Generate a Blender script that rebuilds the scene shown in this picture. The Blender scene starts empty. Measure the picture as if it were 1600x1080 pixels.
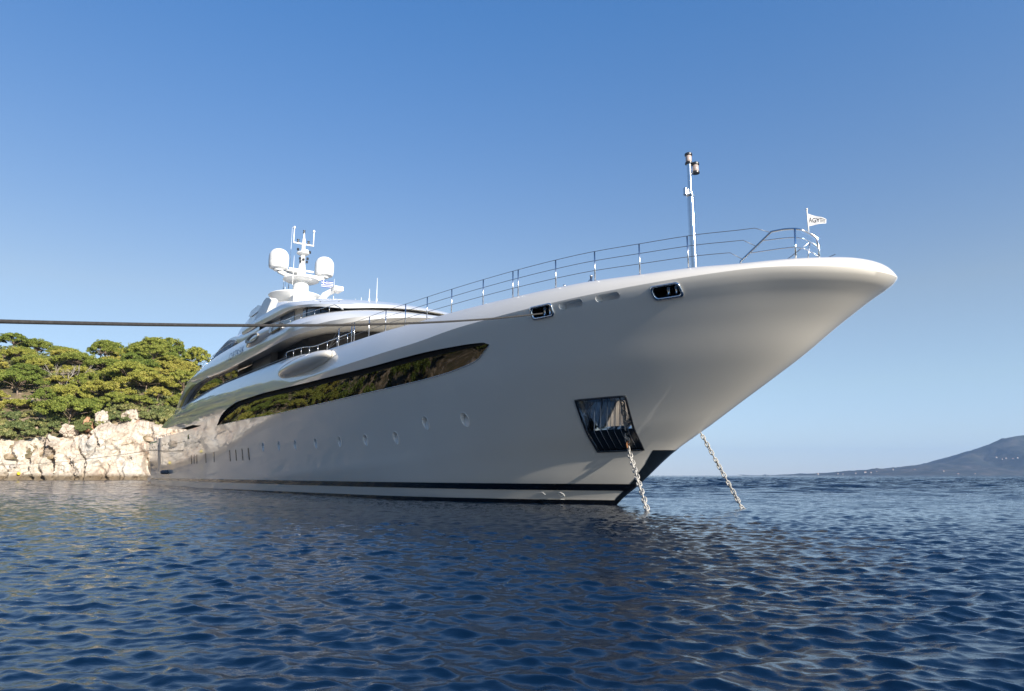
import bpy, bmesh, math, random
import numpy as np
from mathutils import Vector, Matrix, noise
from math import sin, cos, pi, radians, sqrt, atan2

scene = bpy.context.scene
COL = scene.collection

# ------------------------------------------------------------------ camera, sky, sun, exposure
CAM_H = 1.2
PITCH = math.atan(203 / 1067)
cam_d = bpy.data.cameras.new("camera")
cam_d.sensor_width = 36.0
cam_d.lens = 36.0 * 1067 / 1600
cam_d.clip_start = 0.05
cam_d.clip_end = 60000
cam = bpy.data.objects.new("camera", cam_d)
COL.objects.link(cam)
cam.location = (0, 0, CAM_H)
cam.rotation_euler = (pi / 2 + PITCH, 0, 0)
scene.camera = cam

SUN_AZ, SUN_EL = math.radians(140), math.radians(20.5)
world = bpy.data.worlds.new("World")
scene.world = world
world.use_nodes = True
wn = world.node_tree
bg = wn.nodes["Background"]
sky = wn.nodes.new("ShaderNodeTexSky")
sky.sky_type = 'NISHITA'
sky.sun_disc = False
sky.sun_elevation = SUN_EL
sky.sun_rotation = SUN_AZ
sky.air_density = 1.0
sky.dust_density = 0.0
sky.ozone_density = 3.0
# clear autumn air: a deeper zenith and a paler, cooler horizon than the model gives
tcw = wn.nodes.new("ShaderNodeTexCoord"); sxw = wn.nodes.new("ShaderNodeSeparateXYZ")
wn.links.new(tcw.outputs["Generated"], sxw.inputs[0])
rmp = wn.nodes.new("ShaderNodeValToRGB")
stops = [(0.0, (.43, .52, .82)), (.05, (.56, .57, .72)), (.12, (.71, .65, .66)), (.24, (.87, .72, .64)), (.6, (.51, .79, 1.0)), (1.0, (.43, .74, 1.0))]
while len(rmp.color_ramp.elements) < len(stops): rmp.color_ramp.elements.new(.5)
for e_, (p_, c_) in zip(rmp.color_ramp.elements, stops): e_.position = p_; e_.color = (*c_, 1)
wn.links.new(sxw.outputs["Z"], rmp.inputs[0])
mulw = wn.nodes.new("ShaderNodeMix"); mulw.data_type = 'RGBA'; mulw.blend_type = 'MULTIPLY'; mulw.inputs[0].default_value = 1.0
wn.links.new(sky.outputs[0], mulw.inputs[6]); wn.links.new(rmp.outputs[0], mulw.inputs[7])
azw = wn.nodes.new("ShaderNodeMapRange")
azw.inputs["From Min"].default_value = -.5; azw.inputs["From Max"].default_value = .6; azw.inputs["To Min"].default_value = 1.0; azw.inputs["To Max"].default_value = 1.2
wn.links.new(sxw.outputs["X"], azw.inputs["Value"])
mul2 = wn.nodes.new("ShaderNodeVectorMath"); mul2.operation = 'SCALE'
wn.links.new(mulw.outputs[2], mul2.inputs[0]); wn.links.new(azw.outputs[0], mul2.inputs["Scale"])
wn.links.new(mul2.outputs[0], bg.inputs[0])
bg.inputs[1].default_value = 0.109

sun_d = bpy.data.lights.new("sun", 'SUN')
sun_d.energy = 5.0
sun_d.angle = radians(0.5)
sun_d.color = (1.0, 0.92, 0.80)
sun = bpy.data.objects.new("sun", sun_d)
COL.objects.link(sun)
sdir = Vector((sin(SUN_AZ) * cos(SUN_EL), cos(SUN_AZ) * cos(SUN_EL), sin(SUN_EL)))
sun.rotation_euler = sdir.to_track_quat('Z', 'Y').to_euler()
sun.location = (0, 0, 60)

scene.view_settings.view_transform = 'Standard'
scene.view_settings.look = 'None'
scene.view_settings.gamma = 1
scene.view_settings.use_curve_mapping = False
scene.view_settings.exposure = 0.85

# ------------------------------------------------------------------ helpers
def tag(o, label=None, cat=None, group=None, kind=None):
    if label: o["label"] = label
    if cat: o["category"] = cat
    if group: o["group"] = group
    if kind: o["kind"] = kind
    return o

def empty(name, loc=(0, 0, 0), rz=0.0):
    o = bpy.data.objects.new(name, None)
    COL.objects.link(o)
    o.location = loc
    o.rotation_euler = (0, 0, rz)
    o.empty_display_size = 0.5
    return o

class MB:
    """collects vertices and faces for one mesh object"""
    def __init__(self):
        self.v, self.f, self.m = [], [], []
    def add(self, vs, fs, mi=0):
        b = len(self.v)
        self.v.extend([tuple(map(float, p)) for p in vs])
        for f in fs:
            self.f.append(tuple(i + b for i in f)); self.m.append(mi)
        return self
    def grid(self, rows, close_u=False, close_v=False, mi=0):
        n, m = len(rows), len(rows[0])
        vs = [p for r in rows for p in r]
        fs = []
        for i in range(n if close_u else n - 1):
            for j in range(m if close_v else m - 1):
                i2, j2 = (i + 1) % n, (j + 1) % m
                fs.append((i * m + j, i * m + j2, i2 * m + j2, i2 * m + j))
        return self.add(vs, fs, mi)
    def tube(self, path, r, n=8, closed=False, mi=0, caps=True):
        P = [Vector(p) for p in path]
        rr = r if hasattr(r, '__len__') else [r] * len(P)
        rows = []
        up = None
        for i, p in enumerate(P):
            a = P[i - 1] if (i > 0 or closed) else P[i]
            c = P[(i + 1) % len(P)] if (i < len(P) - 1 or closed) else P[i]
            t = (c - a).normalized()
            if up is None:
                up = t.orthogonal().normalized()
            else:
                up = (up - t * up.dot(t))
                up = up.normalized() if up.length > 1e-6 else t.orthogonal().normalized()
            b = t.cross(up)
            rows.append([p + (up * cos(2 * pi * k / n) + b * sin(2 * pi * k / n)) * rr[i] for k in range(n)])
        self.grid(rows, close_u=closed, close_v=True, mi=mi)
        if caps and not closed:
            b = len(self.v) - n * len(rows)
            self.f.append(tuple(b + k for k in range(n))[::-1]); self.m.append(mi)
            b = len(self.v) - n
            self.f.append(tuple(b + k for k in range(n))); self.m.append(mi)
        return self
    def box(self, c, s, rot=None, mi=0):
        vs = []
        for dx in (-.5, .5):
            for dy in (-.5, .5):
                for dz in (-.5, .5):
                    q = Vector((dx * s[0], dy * s[1], dz * s[2]))
                    if rot is not None: q = rot @ q
                    vs.append(q + Vector(c))
        return self.add(vs, [(0, 1, 3, 2), (4, 6, 7, 5), (0, 4, 5, 1), (2, 3, 7, 6), (0, 2, 6, 4), (1, 5, 7, 3)], mi)
    def lathe(self, c, prof, n=24, mi=0, axis=None):
        rows = []
        R = Vector((0, 0, 1)).rotation_difference(Vector(axis)).to_matrix() if axis is not None else Matrix.Identity(3)
        for r, z in prof:
            rows.append([Vector(c) + R @ Vector((r * cos(2 * pi * k / n), r * sin(2 * pi * k / n), z)) for k in range(n)])
        self.grid(rows, close_v=True, mi=mi)
        return self
    def prism(self, a, b, mi=0):
        """solid between two matching polygons"""
        n = len(a)
        fs = [tuple(range(n))[::-1], tuple(range(n, 2 * n))]
        fs += [(i, (i + 1) % n, n + (i + 1) % n, n + i) for i in range(n)]
        return self.add(list(a) + list(b), fs, mi)
    def build(self, name, mats, parent=None, smooth=True, sharp=None, weld=None, fix=True):
        me = bpy.data.meshes.new(name)
        me.from_pydata(self.v, [], self.f)
        if not isinstance(mats, (list, tuple)): mats = [mats]
        for m in mats: me.materials.append(m)
        me.polygons.foreach_set("material_index", self.m)
        if weld is not None or fix:
            bm = bmesh.new(); bm.from_mesh(me)
            if weld is not None:
                bmesh.ops.remove_doubles(bm, verts=bm.verts, dist=weld)
                bmesh.ops.dissolve_degenerate(bm, dist=1e-5, edges=bm.edges)
            if fix: bmesh.ops.recalc_face_normals(bm, faces=bm.faces)
            bm.to_mesh(me); bm.free()
        me.polygons.foreach_set("use_smooth", [smooth] * len(me.polygons))
        if smooth and sharp is not None:
            me.set_sharp_from_angle(angle=radians(sharp))
        me.update()
        o = bpy.data.objects.new(name, me)
        COL.objects.link(o)
        if parent is not None: o.parent = parent
        return o

# ------------------------------------------------------------------ materials
def new_mat(name):
    m = bpy.data.materials.new(name); m.use_nodes = True
    return m, m.node_tree, m.node_tree.nodes["Principled BSDF"]

def N(nt, t, **kw):
    n = nt.nodes.new(t)
    for k, v in kw.items():
        if k in n.inputs: n.inputs[k].default_value = v
        else: setattr(n, k, v)
    return n

def ramp(nt, stops):
    r = nt.nodes.new("ShaderNodeValToRGB")
    e = r.color_ramp.elements
    while len(e) < len(stops): e.new(0.5)
    for i, (p, c) in enumerate(stops):
        e[i].position = p; e[i].color = (*c, 1) if len(c) == 3 else c
    return r

def paint(name, col, rough=0.3, coat=0.0, metal=0.0, var=0.06, scale=1.2, spec=0.5, ior=None, bump=0.0):
    m, nt, p = new_mat(name)
    tc = N(nt, "ShaderNodeTexCoord")
    nz = N(nt, "ShaderNodeTexNoise", Scale=scale, Detail=5.0, Roughness=0.6)
    nt.links.new(tc.outputs["Object"], nz.inputs["Vector"])
    lo = tuple(c * (1 - var) for c in col); hi = tuple(min(c * (1 + var), 1) for c in col)
    r = ramp(nt, [(0.3, lo), (0.7, hi)])
    nt.links.new(nz.outputs["Fac"], r.inputs[0])
    nt.links.new(r.outputs[0], p.inputs["Base Color"])
    p.inputs["Roughness"].default_value = rough
    p.inputs["Metallic"].default_value = metal
    p.inputs["Specular IOR Level"].default_value = spec
    if ior: p.inputs["IOR"].default_value = ior
    p.inputs["Coat Weight"].default_value = coat
    p.inputs["Coat Roughness"].default_value = 0.02
    if bump:
        b = N(nt, "ShaderNodeBump", Strength=bump, Distance=0.02)
        nt.links.new(nz.outputs["Fac"], b.inputs["Height"])
        nt.links.new(b.outputs[0], p.inputs["Normal"])
    return m

M = {}
M['hull'] = paint("hull_paint", (0.78, 0.74, 0.665), 0.35, 1.0, var=0.02, scale=0.4, bump=0.06)
M['white'] = paint("white_paint", (0.80, 0.79, 0.76), 0.3, 0.8, var=0.02)
M['matwhite'] = paint("white_gelcoat", (0.80, 0.80, 0.78), 0.45, 0.2, var=0.03)
M['beige'] = paint("beige_panel", (0.52, 0.47, 0.40), 0.5, 0.0, var=0.05)
M['black'] = paint("black_paint", (0.006, 0.007, 0.010), 0.12, 0.5, var=0.2)
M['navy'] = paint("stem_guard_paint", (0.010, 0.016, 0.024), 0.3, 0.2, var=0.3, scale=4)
M['dark'] = paint("dark_panel", (0.025, 0.026, 0.03), 0.35, 0.0, var=0.2)
M['glass'] = paint("tinted_glass", (0.004, 0.004, 0.005), 0.015, 0.0, var=0.1, ior=1.62)
M['steel'] = paint("polished_steel", (0.72, 0.72, 0.72), 0.09, 0.0, 1.0, var=0.05, scale=6)
M['rail'] = paint("rail_steel", (0.62, 0.63, 0.65), 0.25, 0.0, 1.0, var=0.05, scale=6)
M['cable'] = paint("rail_wire", (0.16, 0.17, 0.19), 0.4, 0.0, 0.6, var=0.1)
M['port'] = paint("port_cover", (0.80, 0.79, 0.76), .18, 1.0, var=.02)
M['lamp'] = paint("lamp_lens", (0.45, 0.36, 0.32), 0.1, 0.3, var=0.1)
M['teak'] = paint("deck_teak", (0.33, 0.22, 0.13), 0.6, 0.0, var=0.2, scale=8)
M['rope'] = paint("mooring_rope", (0.030, 0.028, 0.027), 0.9, 0.0, var=0.35, scale=20)
M['chain'] = paint("galvanised_chain", (0.36, 0.35, 0.33), 0.6, 0.0, 0.1, var=0.5, scale=9)
M['rust'] = paint("rusty_shackle", (0.36, 0.16, 0.07), 0.75, 0.0, 0.1, var=0.4, scale=12)
M['letter'] = paint("name_letters", (0.10, 0.13, 0.20), 0.2, 0.2, 0.4, var=0.1)
M['mark'] = paint("white_marks", (0.7, 0.7, 0.68), 0.5, var=0.05)
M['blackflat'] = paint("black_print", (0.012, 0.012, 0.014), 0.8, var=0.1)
M['flagwhite'] = paint("flag_cloth", (0.58, 0.58, 0.59), 0.8, var=0.04, scale=8)
M['flagblue'] = paint("flag_blue", (0.03, 0.07, 0.28), 0.8, var=0.06, scale=8)
M['flaggrey'] = paint("flag_grey_print", (0.12, 0.13, 0.14), 0.8, var=0.1)
M['housewall'] = paint("white_house_wall", (0.34, 0.32, 0.29), 0.8, var=0.05)
M['houseroof'] = paint("terracotta_roof", (0.42, 0.20, 0.12), 0.8, var=0.15)

# ------------------------------------------------------------------ yacht frame: x = metres aft of the stem at the waterline, y = starboard, z = up
SX, SY = 4.3284, 29.0706
DIR = Vector((-0.568, 0.823)).normalized()
NOR = Vector((-DIR.y, DIR.x))
def world_pt(u, v, w):
    return Vector((SX + u * DIR.x + v * NOR.x, SY + u * DIR.y + v * NOR.y, w))
yacht = empty("superyacht", (SX, SY, 0), atan2(DIR.y, DIR.x))
tag(yacht, "huge glossy white superyacht anchored by its bow, two white domes on its mast", "yacht")

I = np.interp
def us(w): return float(I(w, [-2, 0, .9, 2.12, 2.8, 3.74, 4.44, 5.1, 5.78, 6.37, 7.0, 8], [1.5, 0, -1.41, -3.17, -4.46, -6.23, -7.58, -8.83, -9.99, -11.06, -12.1, -12.1]))
WLx = np.array([0, 1, 2, 3.5, 5, 7, 10, 13, 17, 22, 30, 48, 70, 95.])
WLy = np.array([0, .62, 1.22, 2.05, 2.75, 3.45, 4.15, 4.6, 4.95, 5.25, 5.65, 6.2, 6.3, 6.1])
def bWs(x): return float(I(x, WLx, WLy))
def bDs(x):
    x = min(max(x / 30, 0), 1)
    return 7 * sqrt(max(1 - (1 - x) ** 2, 0))
def smooth_tab(xs, ys):
    xs = np.array(xs, float); ys = np.array(ys, float)
    # monotone cubic (Fritsch-Carlson)
    d = np.diff(ys) / np.diff(xs); m = np.zeros_like(ys)
    m[1:-1] = np.where(d[1:] * d[:-1] > 0, 2 * d[1:] * d[:-1] / (d[1:] + d[:-1] + 1e-12), 0)
    m[0], m[-1] = d[0], d[-1]
    def f(x):
        x = min(max(x, xs[0]), xs[-1])
        i = min(max(int(np.searchsorted(xs, x)) - 1, 0), len(xs) - 2)
        h = xs[i + 1] - xs[i]; t = (x - xs[i]) / h
        return float((2*t**3-3*t**2+1)*ys[i] + (t**3-2*t**2+t)*h*m[i] + (-2*t**3+3*t**2)*ys[i+1] + (t**3-t**2)*h*m[i+1])
    return f
bWs = smooth_tab(WLx, WLy)
us = smooth_tab([-2, 0, .9, 2.12, 2.8, 3.74, 4.44, 5.1, 5.78, 6.37, 7.0, 8], [1.5, 0, -1.41, -3.17, -4.46, -6.23, -7.58, -8.83, -9.97, -10.98, -11.92, -11.95])
wK = smooth_tab([-12.1, -11.2, -9, -4, 2.6, 6.5, 16, 40, 79, 79.4, 95], [7.0, 7.15, 7.35, 7.4, 7.3, 7.1, 7.0, 7.0, 7.0, 5.5, 5.5])
wT = smooth_tab([-12.1, -11.6, -10.9, -10.2, -9.0, -7.6, -5.7, -3.1, 0.1, 4.3, 7.5, 10, 13, 16.5, 19, 22, 25, 31, 40, 48, 57, 65, 71.4, 79.1, 79.4, 95],
                [7.5, 7.57, 7.61, 7.65, 7.70, 7.82, 7.93, 8.1, 8.19, 8.26, 8.31, 8.38, 8.42, 8.5, 8.56, 8.88, 9.02, 9.16, 9.32, 9.40, 9.26, 9.02, 8.58, 7.6, 5.95, 5.9])
inset_t = smooth_tab([-12.1, -6, 5, 14, 20, 26, 95], [0.50, 0.55, 0.6, 0.6, 0.50, 0.42, 0.40])
def deck_off(u, d):
    """deck-edge plan curve moved inboard by d at station u (uniform, also round the tip)"""
    e = 1e-4; x = u + TIP
    if x < 1e-6: return -TIP + d, 0.0
    db = (bDs(x + e) - bDs(max(x - e, 0))) / (2 * e if x > e else x + e)
    L = sqrt(1 + db * db)
    return u + d * db / L, max(bDs(x) - d / L, 0.0)
wC = smooth_tab([-5, 0, 13, 36, 50, 95], [3.1, 2.62, 1.75, 0.95, .6, .5])
TIP = 11.92
def stem_at(u, w):
    """stem station for height w, with the flare carried right up to the knuckle line"""
    K = wK(u)
    return us(w - (K - 7.0) * (min(max(w, 0), K) / K) ** 4)
def hb(u, w):
    """half breadth of the hull at station u, height w"""
    x = max(u - stem_at(u, w), 0)
    K = wK(u)
    f = min(max(w / K, 0), 1); fc = wC(u) / K
    gc = fc * 1.25
    if f < fc: g = gc * f / fc
    else: g = gc + (1 - gc) * ((f - fc) / (1 - fc)) ** 1.25
    if w < 0: return bWs(x) * (1 + 0.12 * w)
    return (1 - g) * bWs(x) + g * bDs(x)
def hn(u, w):
    """outward unit normal of the starboard side"""
    e = 0.05
    n = Vector((-(hb(u + e, w) - hb(u - e, w)) / (2 * e), 1.0, -(hb(u, w + e) - hb(u, w - e)) / (2 * e)))
    return n.normalized()
def on_hull(u, w, off=0.0):
    p = Vector((u, hb(u, w), w))
    return p + hn(u, w) * off if off else p

# ---- hull mesh
UEND = 88.3
def hull_ring(k, n):
    q = (k / n) ** 1.75
    pts = []
    def station(w, stem, q):
        return stem + q * (UEND - stem)
    lv = [-1.5, -0.7] + [None] * 0
    for w in (-1.5, -0.75):
        u = station(w, us(w), q)
        pts.append((u, hb(u, w) if q > 0 else 0.0, w))
    u = station(0, 0, q)
    NT = 30
    for t in [j / NT for j in range(NT)] + [0.992, 1.0]:
        w = t * 7.0; u = station(w, us(w), q)
        for _ in range(6):
            u = station(w, stem_at(u, w), q)
            # rows gather on the chine and knuckle
            K, C = wK(u), wC(u)
            tc = 8 / NT
            w = C * t / tc if t <= tc else C + (K - C) * (t - tc) / (1 - tc)
        pts.append((u, hb(u, w) if q > 0 else 0.0, w))
    u0 = station(7.0, -TIP, q)
    K, T, ins = wK(u0), wT(u0), inset_t(u0)
    for r in (0.06, 0.2, 0.4, 0.6, 0.78, 0.92, 1.0):
        rd = float(I(u0, [-12, 0, 20], [0.55, 0.45, 0.25]))
        hh = rd * sin(r * pi / 2) + (1 - rd) * r
        ii = rd * (1 - cos(r * pi / 2)) + (1 - rd) * r
        u, v = deck_off(u0, ii * ins)
        bulge = 0.16 * sin(pi * r) * float(I(u, [18, 26, 70, 79], [0, 1, 1, 0]))
        pts.append((u, v + bulge if q > 0 else 0.0, K + (T - K) * hh))
    for dd, dz in ((0.12, 0.015), (0.24, -0.03), (0.30, -0.10), (0.32, -0.85)):
        u, v = deck_off(u0, ins + dd)
        pts.append((u, v if q > 0 else 0.0, T + dz))
    return pts
NC = 170
rings = []
for k in range(NC + 1):
    s = hull_ring(k, NC)
    rings.append(s + [(u, 0.0, w) for u, v, w in s[-1:]] + [(u, -v, w) for u, v, w in s[::-1]])
# a crisp step where the bulwark ends near the stern comes from the tables themselves
hb_mesh = MB()
hb_mesh.grid(rings, close_v=True)
n = len(rings[0])
hb_mesh.f.append(tuple(range(NC * n, NC * n + n))); hb_mesh.m.append(0)
hull = hb_mesh.build("hull", [M['hull'], M['dark'], M['matwhite']], yacht, weld=1e-4)

def cutter(front, back, mi=0):
    c = MB(); c.prism(front, back, mi); return c

def win_depth(a, b): return .05 + .33 * min(1.0, max(b - a, 0) / 1.25)
def strip_cutter(us_, lo, up, depth_lo, depth_up, mat):
    """recess between two curves along the side"""
    c = MB(); rows = []
    for u, a, b in zip(us_, lo, up):
        depth_up = win_depth(a, b)
        rows.append([(u, hb(u, a) + 1.2, a), (u, hb(u, b) + 1.2, b), (u, hb(u, b) - depth_up, b), (u, hb(u, a) - depth_lo, a)])
    c.grid(rows, close_v=True)
    c.f.append((0, 1, 2, 3)); c.m.append(0)
    e = len(c.v) - 4
    c.f.append((e + 3, e + 2, e + 1, e)); c.m.append(0)
    return c.build("cut", mat, yacht, smooth=False)

cutters = []
WIN_UP = smooth_tab([1.34, 1.6, 2.9, 5.5, 10.3, 17, 24.6, 31, 36.5, 40.3, 42.9, 44.6], [6.40, 6.50, 6.58, 6.62, 6.58, 6.68, 6.90, 7.06, 7.08, 6.82, 6.36, 5.66])
WIN_LO = smooth_tab([1.34, 1.83, 2.3, 3.1, 4.4, 6.6, 10.9, 18, 25.3, 35, 44.6], [6.36, 6.11, 5.90, 5.75, 5.60, 5.48, 5.39, 5.34, 5.35, 5.52, 5.63])
wu = sorted(set(list(np.linspace(1.34, 6, 18)) + list(np.linspace(6, 39, 50)) + list(np.linspace(39, 44.6, 20))))
# main window recess (the shell above overhangs the glass)
cutters.append(strip_cutter(wu, [WIN_LO(u) for u in wu], [WIN_UP(u) for u in wu], 0.05, 0.40, M['black']))
# open side deck under the aft wing of the bulwark
gap = [(51.5, 6.02), (56, 6.35), (63.5, 6.32), (72, 6.85), (79.2, 7.42), (86, 7.5), (86, 5.98), (60, 5.98)]
cutters.append(cutter([(u, 9, w) for u, w in gap], [(u, 3.6, w) for u, w in gap]).build("cut", M['dark'], yacht, smooth=False))

def capsule(u, w, L, Hh, n=10, skew=0.0):
    """rounded-slot outline in (u, w)"""
    r = Hh / 2; pts = []
    for k in range(n + 1):
        a = -pi / 2 + pi * k / n
        pts.append((L / 2 - r + r * cos(a), r * sin(a)))
    for k in range(n + 1):
        a = pi / 2 + pi * k / n
        pts.append((-L / 2 + r + r * cos(a), r * sin(a)))
    return [(u + a + skew * a * 0 , w + b + skew * a) for a, b in pts]
def rrect(u, w, L, Hh, r, n=5, skew=0.0):
    pts = []
    for cx, cy, a0 in ((L/2-r, -Hh/2+r, -pi/2), (L/2-r, Hh/2-r, 0), (-L/2+r, Hh/2-r, pi/2), (-L/2+r, -Hh/2+r, pi)):
        for k in range(n + 1):
            a = a0 + pi / 2 * k / n
            pts.append((cx + r * cos(a), cy + r * sin(a)))
    return [(u + a, w + b + skew * a) for a, b in pts]

SLOTS = [(-3.22, 7.20, 1.02, 0.26), (-4.73, 7.20, 0.92, 0.24)]
for (u, w, L, Hh) in SLOTS:
    pl = capsule(u, w, L, Hh)
    cutters.append(cutter([(a, hb(a, b) + .8, b) for a, b in pl], [(a + 0.1, hb(a, b) - .32, b) for a, b in pl]).build("cut", M['matwhite'], yacht, smooth=False))
FAIR = [(-1.82, 7.17, 0.98, 0.40), (-6.70, 7.06, 0.90, 0.37)]
for (u, w, L, Hh) in FAIR:
    pl = rrect(u, w, L, Hh, .12)
    cutters.append(cutter([(a, hb(a, b) + .8, b) for a, b in pl], [(a, hb(a, b) - .5, b) for a, b in pl]).build("cut", M['black'], yacht, smooth=False))
PORTS = [(23.5, 3.16), (19.93, 3.13), (16.44, 3.1), (13.21, 3.06), (10.05, 3.03), (7.16, 3.61), (4.36, 3.6), (26.9, 3.22), (30.6, 3.25)]
PRU, PRW = .25, .30
for (u, w) in PORTS:
    e_ = [(u + PRU * cos(2 * pi * k / 28), w + PRW * sin(2 * pi * k / 28)) for k in range(28)]
    v0_ = hb(u, w - PRW) - .035
    cutters.append(cutter([(a, hb(a, b) + .5, b) for a, b in e_], [(a, v0_ + (hb(a, w - PRW) - hb(u, w - PRW)), b) for a, b in e_]).build("cut", M['port'], yacht, smooth=False))
# anchor pockets, both bows
PK = [(-1.57, 3.99), (-3.47, 4.03), (-2.52, 2.17), (-0.96, 2.12)]     # aft-top, fwd-top, fwd-bottom, aft-bottom
def pk(i, j):
    """i 0..1 from aft to forward, j 0..1 from bottom to top"""
    a = Vector(PK[3]).lerp(Vector(PK[2]), i); b = Vector(PK[0]).lerp(Vector(PK[1]), i)
    return a.lerp(b, j)
PKN = 12
def pk_depth(i, j):
    """lower part follows the flare, upper part is an upright mirror-polished wall"""
    p = pk(i, j)
    if j <= .42: return .10
    q, q1_ = pk(i, .42), pk(1, .42)
    v1 = hb(q1_.x, q1_.y); vq = v1 + .45 * (hb(q.x, q.y) - v1)
    return max(hb(p.x, p.y) - vq, 0) + .10
for sgn in (1, -1):
    rows = []
    for a in range(PKN + 1):
        r1, r2 = [], []
        for b in range(PKN + 1):
            p = pk(a / PKN, b / PKN)
            r1.append((p.x, sgn * (hb(p.x, p.y) + .5), p.y)); 
            r2.append((p.x + 0.0, sgn * max(hb(p.x, p.y) - pk_depth(a / PKN, b / PKN), 0.12), p.y))
        rows.append(r1 + r2[::-1])
    c = MB(); c.grid(rows, close_v=True)
    m_ = len(rows[0]); e = len(c.v) - m_
    for b in range(PKN):
        c.f.append((b, b + 1, m_ - 2 - b, m_ - 1 - b)); c.m.append(0)
        c.f.append((e + b, e + m_ - 1 - b, e + m_ - 2 - b, e + b + 1)); c.m.append(0)
    cutters.append(c.build("cut", M['steel'], yacht, smooth=False))

for c in cutters:
    md = hull.modifiers.new("cut", 'BOOLEAN')
    md.object = c; md.operation = 'DIFFERENCE'; md.solver = 'EXACT'
    md.material_mode = 'TRANSFER'
bpy.context.view_layer.update()
dg = bpy.context.evaluated_depsgraph_get()
new_me = bpy.data.meshes.new_from_object(hull.evaluated_get(dg), depsgraph=dg)
hull.modifiers.clear()
hull.data = new_me
new_me.polygons.foreach_set("use_smooth", [True] * len(new_me.polygons))
new_me.set_sharp_from_angle(angle=radians(28))
for c in cutters: bpy.data.objects.remove(c, do_unlink=True)
print("HULL faces", len(new_me.polygons), [m.name for m in new_me.materials])

# ---- stripes, stem guard
def hull_strip(name, us_, lo, up, off, mat, nw=3, both=True, parent=yacht):
    mb = MB()
    for s in ((1, -1) if both else (1,)):
        rows = []
        for u0, a, b in zip(us_, lo, up):
            row = []
            for j in range(nw + 1):
                w = a + (b - a) * j / nw
                u = max(u0, us(w) + 0.001)
                p = on_hull(u, w) + hn(u, w) * off
                row.append((p.x, s * max(p.y, 0), p.z))
            rows.append(row)
        mb.grid(rows)
    return mb.build(name, mat, parent, fix=False)
su = [-1.4 + 0.1 * k for k in range(140)] + list(np.linspace(13, 88.2, 90))
hull_strip("waterline_stripe", su, [.60] * len(su), [.87] * len(su), .02, M['black'], nw=6)
hull_strip("boot_top", su, [-1.0] * len(su), [float(I(u, [-1, 40, 60, 90], [.22, .06, -.05, -.1])) for u in su], .03, M['black'], nw=9)
g = MB()
for s in (1, -1):
    rows = []
    for k in range(22):
        w = -0.4 + (2.15 + 0.4) * k / 21
        width = float(I(w, [-.4, .2, .85, 1.3, 1.64, 2.15], [.18, .18, .22, .26, .29, .44]))
        row = []
        for j in range(15):
            u = us(w) + width * (j / 14) ** 2.2
            bb = hb(u, w) + 0.02
            row.append((u - 0.025 * (1 - j / 14), s * (bb if j else 0.0), w))
        rows.append(row)
    g.grid(rows)
g.build("stem_guard", M['navy'], yacht, fix=False)

# ---- main side windows: glass lies in the recess, tilted under the overhang
def window_strip(name, mat, f0, f1, dl, du, s=1, parent=yacht):
    mb = MB(); rows = []
    for u in wu:
        a, b = WIN_LO(u), WIN_UP(u)
        row = []
        for j in range(4):
            t = f0 + (f1 - f0) * j / 3
            w = a + (b - a) * t
            row.append((u, s * (hb(u, w) - (0.05 + (win_depth(a, b) - 0.05) * t) + dl), w))
        rows.append(row)
    mb.grid(rows)
    return mb.build(name, mat, parent)
wg = window_strip("side_window", M['glass'], 0.0, 1.0, 0.018, 0)
window_strip("soffit_shade_strip", M['blackflat'], .84, 1.0, 0.05, 0, parent=wg)  # black strip over the glass top, standing in for the recess soffit's shade
fr = MB()
lowp = [on_hull(u, WIN_LO(u), 0.012) for u in wu]
fr.tube(lowp, 0.02, 6)
fr.build("window_trim", M['steel'], wg)
# ---- portholes (round ports, rim and pane) and narrow slot windows
def ellipse_disc(u, w, ru, rw, off, n=28, scale=1.0):
    P = []
    for k in range(n):
        a = 2 * pi * k / n
        P.append(on_hull(u + ru * scale * cos(a), w + rw * scale * sin(a), off))
    return P
for (u, w) in PORTS:
    mb = MB()
    mb.grid([ellipse_disc(u, w, PRU, PRW, .0, scale=1.10), ellipse_disc(u, w, PRU, PRW, .014, scale=1.07), ellipse_disc(u, w, PRU, PRW, .014, scale=1.01), ellipse_disc(u, w, PRU, PRW, -.02, scale=.99)], close_v=True)
    o = mb.build("porthole", M['hull'], yacht)
    e_ = [(u + PRU * .97 * cos(2 * pi * k / 28), w + PRW * .97 * sin(2 * pi * k / 28)) for k in range(28)]
    v0_ = hb(u, w - PRW) - .030
    mb = MB(); mb.add([(a, v0_ + (hb(a, w - PRW) - hb(u, w - PRW)), b) for a, b in e_], [tuple(range(28))])
    mb.build("pane", M['port'], o, smooth=False)
for u in (57.2, 55.75, 54.35, 50.0, 46.4, 40.35, 38.3, 36.35, 34.5):
    pl = capsule(0, 0, .95, .24)
    mb = MB()
    mb.prism([on_hull(u + b, 2.84 + a, -.02) for a, b in pl], [on_hull(u + b, 2.84 + a, .02) for a, b in pl])
    mb.build("slot_window", M['glass'], yacht, smooth=False)

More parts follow.
